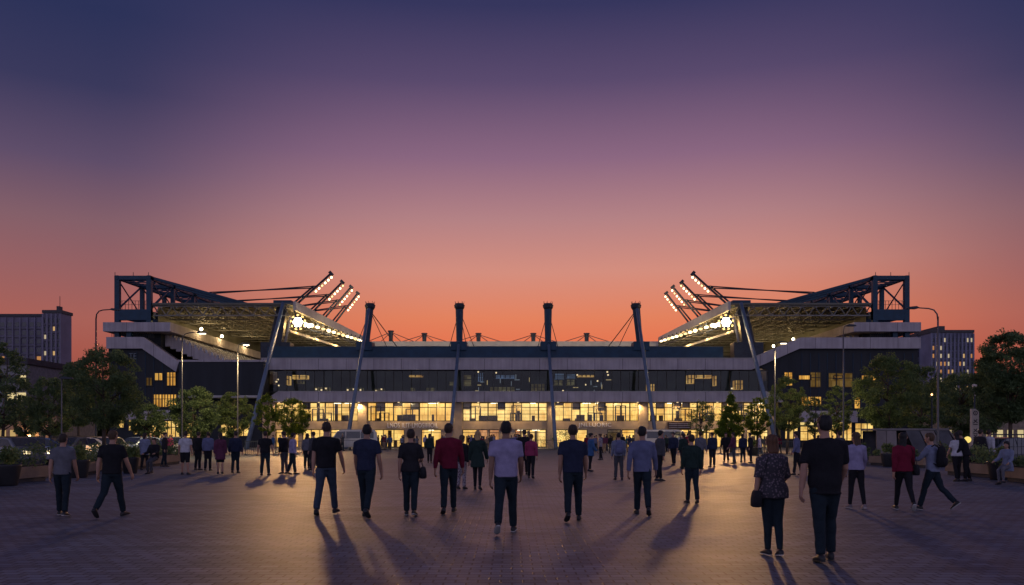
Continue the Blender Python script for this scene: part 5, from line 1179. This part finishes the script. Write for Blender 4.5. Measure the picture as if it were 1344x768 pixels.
# ------------------------------------------------------------------ buildings round about
WDARK = mat('night_window', (.035, .04, .055), .2, spec=.7)
WL = [emit('flat_window_warm', (1, .62, .25), .6), emit('flat_window_pale', (1, .8, .5), .5), emit('flat_window_amber', (1, .45, .15), .45)]
def block(label, px0, px1, Y, top_py, depth, wall, rows, cols_, lit, seed, roof=0, ribs=True, lm=None, base_py=None, wfrac=.55, hfrac=.5):
    r = random.Random(seed); x0, x1 = gx(px0, Y), gx(px1, Y); h = CAMZ + (HY - top_py) / F * Y
    t = thing('apartment_block' if rows > 5 else 'low_building', label, 'building', ((x0 + x1) / 2, Y, 0)); w2 = (x1 - x0) / 2
    m = MB(); m.box(-w2, w2, 0, depth, 0, h); m.build('wall', wall, t, world=False)
    m = MB(); m.box(-w2 - .3, w2 + .3, -.3, depth + .3, h + .003, h + .9); ro = m.build('roof', mat('block_roof', (.07, .065, .07), .8), t, world=False)
    for k in range(roof):
        a = r.uniform(-w2 * .8, w2 * .6); m = MB(); m.box(a, a + w2 * .3, 2, depth - 2, h + .905, h + 2.4); m.build('roof_hut', MATS['block_roof'], ro, world=False)
        m = MB(); m.beam((a + .5, 3, h + 2.4), (a + .5, 3, h + 5.5), .12); m.build('aerial', DSTEEL, ro, world=False)
    zb_ = 3 if rows > 5 else .9; dz = (h - zb_ - 1) / rows; dx = 2 * w2 / cols_; me = {}
    for i in range(rows):
        for j in range(cols_):
            x = -w2 + (j + .5) * dx; z = zb_ + (i + .5) * dz; on = r.random() < lit
            m = MB(); m.box(x - dx * wfrac / 2, x + dx * wfrac / 2, -.06, .05, z - dz * hfrac / 2, z + dz * hfrac / 2); m.build('window', (lm or r.choice(WL)) if on else WDARK, t, world=False)
    if ribs:
        for j in range(cols_ + 1): m = MB(); x = -w2 + j * dx; m.box(x - .22, x + .22, -.5, -.002, 0, h - .2); m.build('wall_rib', wall, t, world=False)
        for i in range(0, rows): m = MB(); z = zb_ + i * dz; m.box(-w2, w2, -.35, -.065, z - .12, z + .12); m.build('balcony_slab', mat('slab_grey', (.16, .15, .17), .8), t, world=False)
    return t
BL = mat('block_render', (.20, .18, .24), .85, var=.2, scale=.15); BL2 = mat('block_render_blue', (.19, .19, .27), .85, var=.25, scale=.2)
block('dark tower block with scattered lit windows at the far left, taller right section', 57, 80, 250, 411, 6, BL, 14, 4, .16, 5, 1)
block('wide tower block section cut by the left picture edge, a little lower', -40, 56, 258, 416, 10, BL, 13, 10, .14, 6, 0)
block('grey tower block with scattered lit windows right of the stadium', 1222, 1277, 260, 437, 20, BL2, 12, 11, .24, 8, 1)
block('lower grey block section tucked against the stadium right end', 1203, 1221, 268, 441, 16, BL2, 9, 3, .2, 9, 0)
block('low office block with bright floors under the left tower block', 36, 58, 140, 487, 12, mat('office_wall', (.25, .24, .24), .8), 4, 2, .8, 10, 0, False, lm=emit('office_light', (1, .78, .38), .75), wfrac=.9, hfrac=.5)
block('low office wing with one lit upper floor at the left edge', -20, 35, 130, 478, 12, MATS['office_wall'], 4, 4, .45, 11, 0, False, lm=MATS['office_light'], wfrac=.85, hfrac=.45)
block('long dim low building behind the left parked cars', -40, 74, 84, 546, 8, mat('yard_wall', (.25, .19, .14), .85), 1, 9, .35, 12, 0, False, lm=emit('yard_window', (1, .66, .25), .5), hfrac=.5)
block('long low pavilion with pale lit windows behind the totem', 1238, 1400, 96, 548, 8, MATS['yard_wall'], 1, 12, .45, 13, 0, False, lm=emit('pavilion_light', (1, .8, .4), .6), hfrac=.5)
t = thing('wall_lamp', 'orange wall lamp glowing on the dim low building at the left', 'wall lamp', (gx(41, 84), 83.9, CAMZ + (HY - 572) / F * 84))
m = MB(); m.beam((0, .0, .1), (0, -.3, .1), .05); m.build('bracket', DSTEEL, t, world=False); m = MB(); m.ball((0, -.3, 0), .16, 10, 7); m.build('lamp_globe', emit('orange_globe', (1, .55, .2), 12), t, world=False)
t = thing('globe_lamp', 'yellow globe lantern glowing low among the group by the totem', 'lantern', (gx(1270, 36), 36, 0))
m = MB(); m.tube([(0, 0, 0), (0, 0, 1.25)], .03, 8); m.build('stem', DSTEEL, t, world=False); m = MB(); m.ball((0, 0, 1.38), .14, 12, 8); m.build('lamp_globe', emit('yellow_globe', (1, .75, .2), 1.0), t, world=False)
t = thing('orange_lamp', 'small orange lamp on a thin pole among the dark trees beside the curved right lamp', 'lamp', (gx(1223, 62), 62, 0))
m = MB(); m.tube([(0, 0, 0), (0, 0, 4.5)], .05, 8); m.build('pole', DSTEEL, t, world=False); m = MB(); m.ball((0, 0, 4.6), .07, 10, 7); m.build('lamp_globe', emit('orange_small', (1, .5, .2), 5), t, world=False)

# ------------------------------------------------------------------ light
def lamp(kind, name, loc, energy, rgb, size=.3, target=None, cone=None, blend=.4):
    l = bpy.data.lights.new(name, kind); l.energy = energy; l.color = rgb
    if kind == 'SUN': l.angle = size
    else: l.shadow_soft_size = size
    o = bpy.data.objects.new(name, l); col.objects.link(o); o.location = loc
    if cone: l.spot_size = cone; l.spot_blend = blend
    if target is not None: o.rotation_euler = (Vector(target) - Vector(loc)).to_track_quat('-Z', 'Y').to_euler()
    return o
for c in FLOODS:
    sx = -1 if c.x < 0 else 1
    lamp('SPOT', 'corner_flood_light', c + Vector((0, -.45, 0)), 24000, (1, .52, .19), 1.0, (sx * 15, 22, 0), R(95), .9)
    lamp('SPOT', 'pitch_flood_light', c + Vector((-sx * .8, 6, -.3)), 22000, (1, .80, .5), .8, (sx * 5, 150, 4), R(120), .5)
    for y in (114, 126, 140): lamp('POINT', 'roof_flood_light', (sx * 28.9, y, 16.2 + (y - 112) * .03), 650, (1, .58, .19), .3)
for q in RLAMPS: lamp('POINT', 'concourse_light', q + Vector((-.5 if q.x > 0 else .5, 0, -.1)), 200, (1, .68, .28), .2)
for x in FILL_X: lamp('SPOT', 'facade_fill_light', (x, FY - .62, 5.84), 1250, (1, .66, .30), .1, (x, FY - .9, 0), R(150), .8)  # added fill, a spot below each made-up facade fixture
for q in LAMPS: lamp('SPOT', 'street_light', q, 1700, (1, .74, .36), .15, q - Vector((0, -.35, 1)), R(150), .6)
lamp('POINT', 'wall_light', (gx(41, 84), 83.2, 1.5), 160, (1, .5, .18), .15)
lamp('SUN', 'afterglow_sun', (0, 0, 60), .12, (1, .5, .36), R(18), (0, -100, 44))

w = bpy.data.worlds.new('World'); sc.world = w; w.use_nodes = True
nt = w.node_tree; N = nt.nodes; L = nt.links; bg = N['Background']
tc = N.new('ShaderNodeTexCoord'); sp = N.new('ShaderNodeSeparateXYZ'); L.new(tc.outputs['Generated'], sp.inputs[0])
def ramp(stops):
    c = N.new('ShaderNodeValToRGB'); c.color_ramp.interpolation = 'EASE' if False else 'LINEAR'
    e = c.color_ramp.elements
    while len(e) < len(stops): e.new(.5)
    for q, (p, rgb) in zip(e, stops): q.position = p; q.color = srgb(*rgb)
    L.new(sp.outputs['Z'], c.inputs[0]); return c
ra = ramp([(0, (228, 92, 56)), (.09, (231, 108, 70)), (.139, (227, 130, 94)), (.191, (212, 142, 126)), (.25, (180, 130, 133)), (.314, (139, 103, 129)), (.389, (90, 74, 109)), (.457, (54, 54, 93)), (.6, (54, 56, 98)), (1, (66, 70, 112))])
rb = ramp([(0, (130, 62, 56)), (.09, (166, 88, 76)), (.124, (168, 97, 88)), (.171, (152, 97, 98)), (.224, (131, 95, 105)), (.283, (94, 77, 105)), (.351, (58, 57, 92)), (.415, (44, 50, 88)), (.6, (48, 54, 96)), (1, (66, 70, 112))])
hx = N.new('ShaderNodeVectorMath'); hx.operation = 'MULTIPLY'; hx.inputs[1].default_value = (1, 1, 0); L.new(tc.outputs['Generated'], hx.inputs[0])
hn = N.new('ShaderNodeVectorMath'); hn.operation = 'NORMALIZE'; L.new(hx.outputs[0], hn.inputs[0])
s2 = N.new('ShaderNodeVectorMath'); s2.operation = 'DOT_PRODUCT'; s2.inputs[1].default_value = (math.sin(R(4.2)), math.cos(R(4.2)), 0); L.new(hn.outputs[0], s2.inputs[0])   # afterglow centred a little right of ahead
mr = N.new('ShaderNodeMapRange'); mr.interpolation_type = 'SMOOTHSTEP'; mr.inputs['From Min'].default_value = 1.0; mr.inputs['From Max'].default_value = .862; L.new(s2.outputs['Value'], mr.inputs[0])
mx = N.new('ShaderNodeMix'); mx.data_type = 'RGBA'; L.new(mr.outputs[0], mx.inputs['Factor']); L.new(ra.outputs[0], mx.inputs['A']); L.new(rb.outputs[0], mx.inputs['B'])
rc = ramp([(0, (168, 164, 190)), (.14, (188, 178, 208)), (.3, (180, 174, 210)), (.457, (146, 146, 190)), (.7, (94, 98, 142)), (1, (66, 70, 112))])
m3 = N.new('ShaderNodeMapRange'); m3.interpolation_type = 'SMOOTHSTEP'; m3.inputs['From Min'].default_value = .84; m3.inputs['From Max'].default_value = -.35; L.new(s2.outputs['Value'], m3.inputs[0])
mxb = N.new('ShaderNodeMix'); mxb.data_type = 'RGBA'; L.new(m3.outputs[0], mxb.inputs['Factor']); L.new(mx.outputs['Result'], mxb.inputs['A']); L.new(rc.outputs[0], mxb.inputs['B'])
mx = mxb
sk = N.new('ShaderNodeTexSky'); sk.sky_type = 'NISHITA'; sk.sun_disc = False; sk.sun_elevation = R(-4); sk.sun_rotation = 0
mk = N.new('ShaderNodeMix'); mk.data_type = 'RGBA'; mk.blend_type = 'ADD'; mk.inputs['Factor'].default_value = .005
L.new(mx.outputs['Result'], mk.inputs['A']); L.new(sk.outputs[0], mk.inputs['B'])
L.new(mk.outputs['Result'], bg.inputs['Color']); bg.inputs['Strength'].default_value = 1.0

cam = bpy.data.cameras.new('camera'); co = bpy.data.objects.new('camera', cam); col.objects.link(co); sc.camera = co
cam.sensor_width = 36; cam.lens = 36 * F / 1344; cam.shift_y = (HY - 384) / 1344; cam.clip_end = 6000; cam.clip_start = .1
co.location = (0, 0, CAMZ); co.rotation_euler = (R(90), 0, 0)
vs = sc.view_settings; vs.view_transform = 'Standard'; vs.look = 'None'; vs.exposure = 0; vs.gamma = 1; vs.use_curve_mapping = False
sc.render.engine = 'CYCLES'; cy = sc.cycles; cy.use_denoising = True; cy.max_bounces = 8; cy.diffuse_bounces = 3; cy.transparent_max_bounces = 16; cy.sample_clamp_indirect = 4; cy.use_light_tree = True
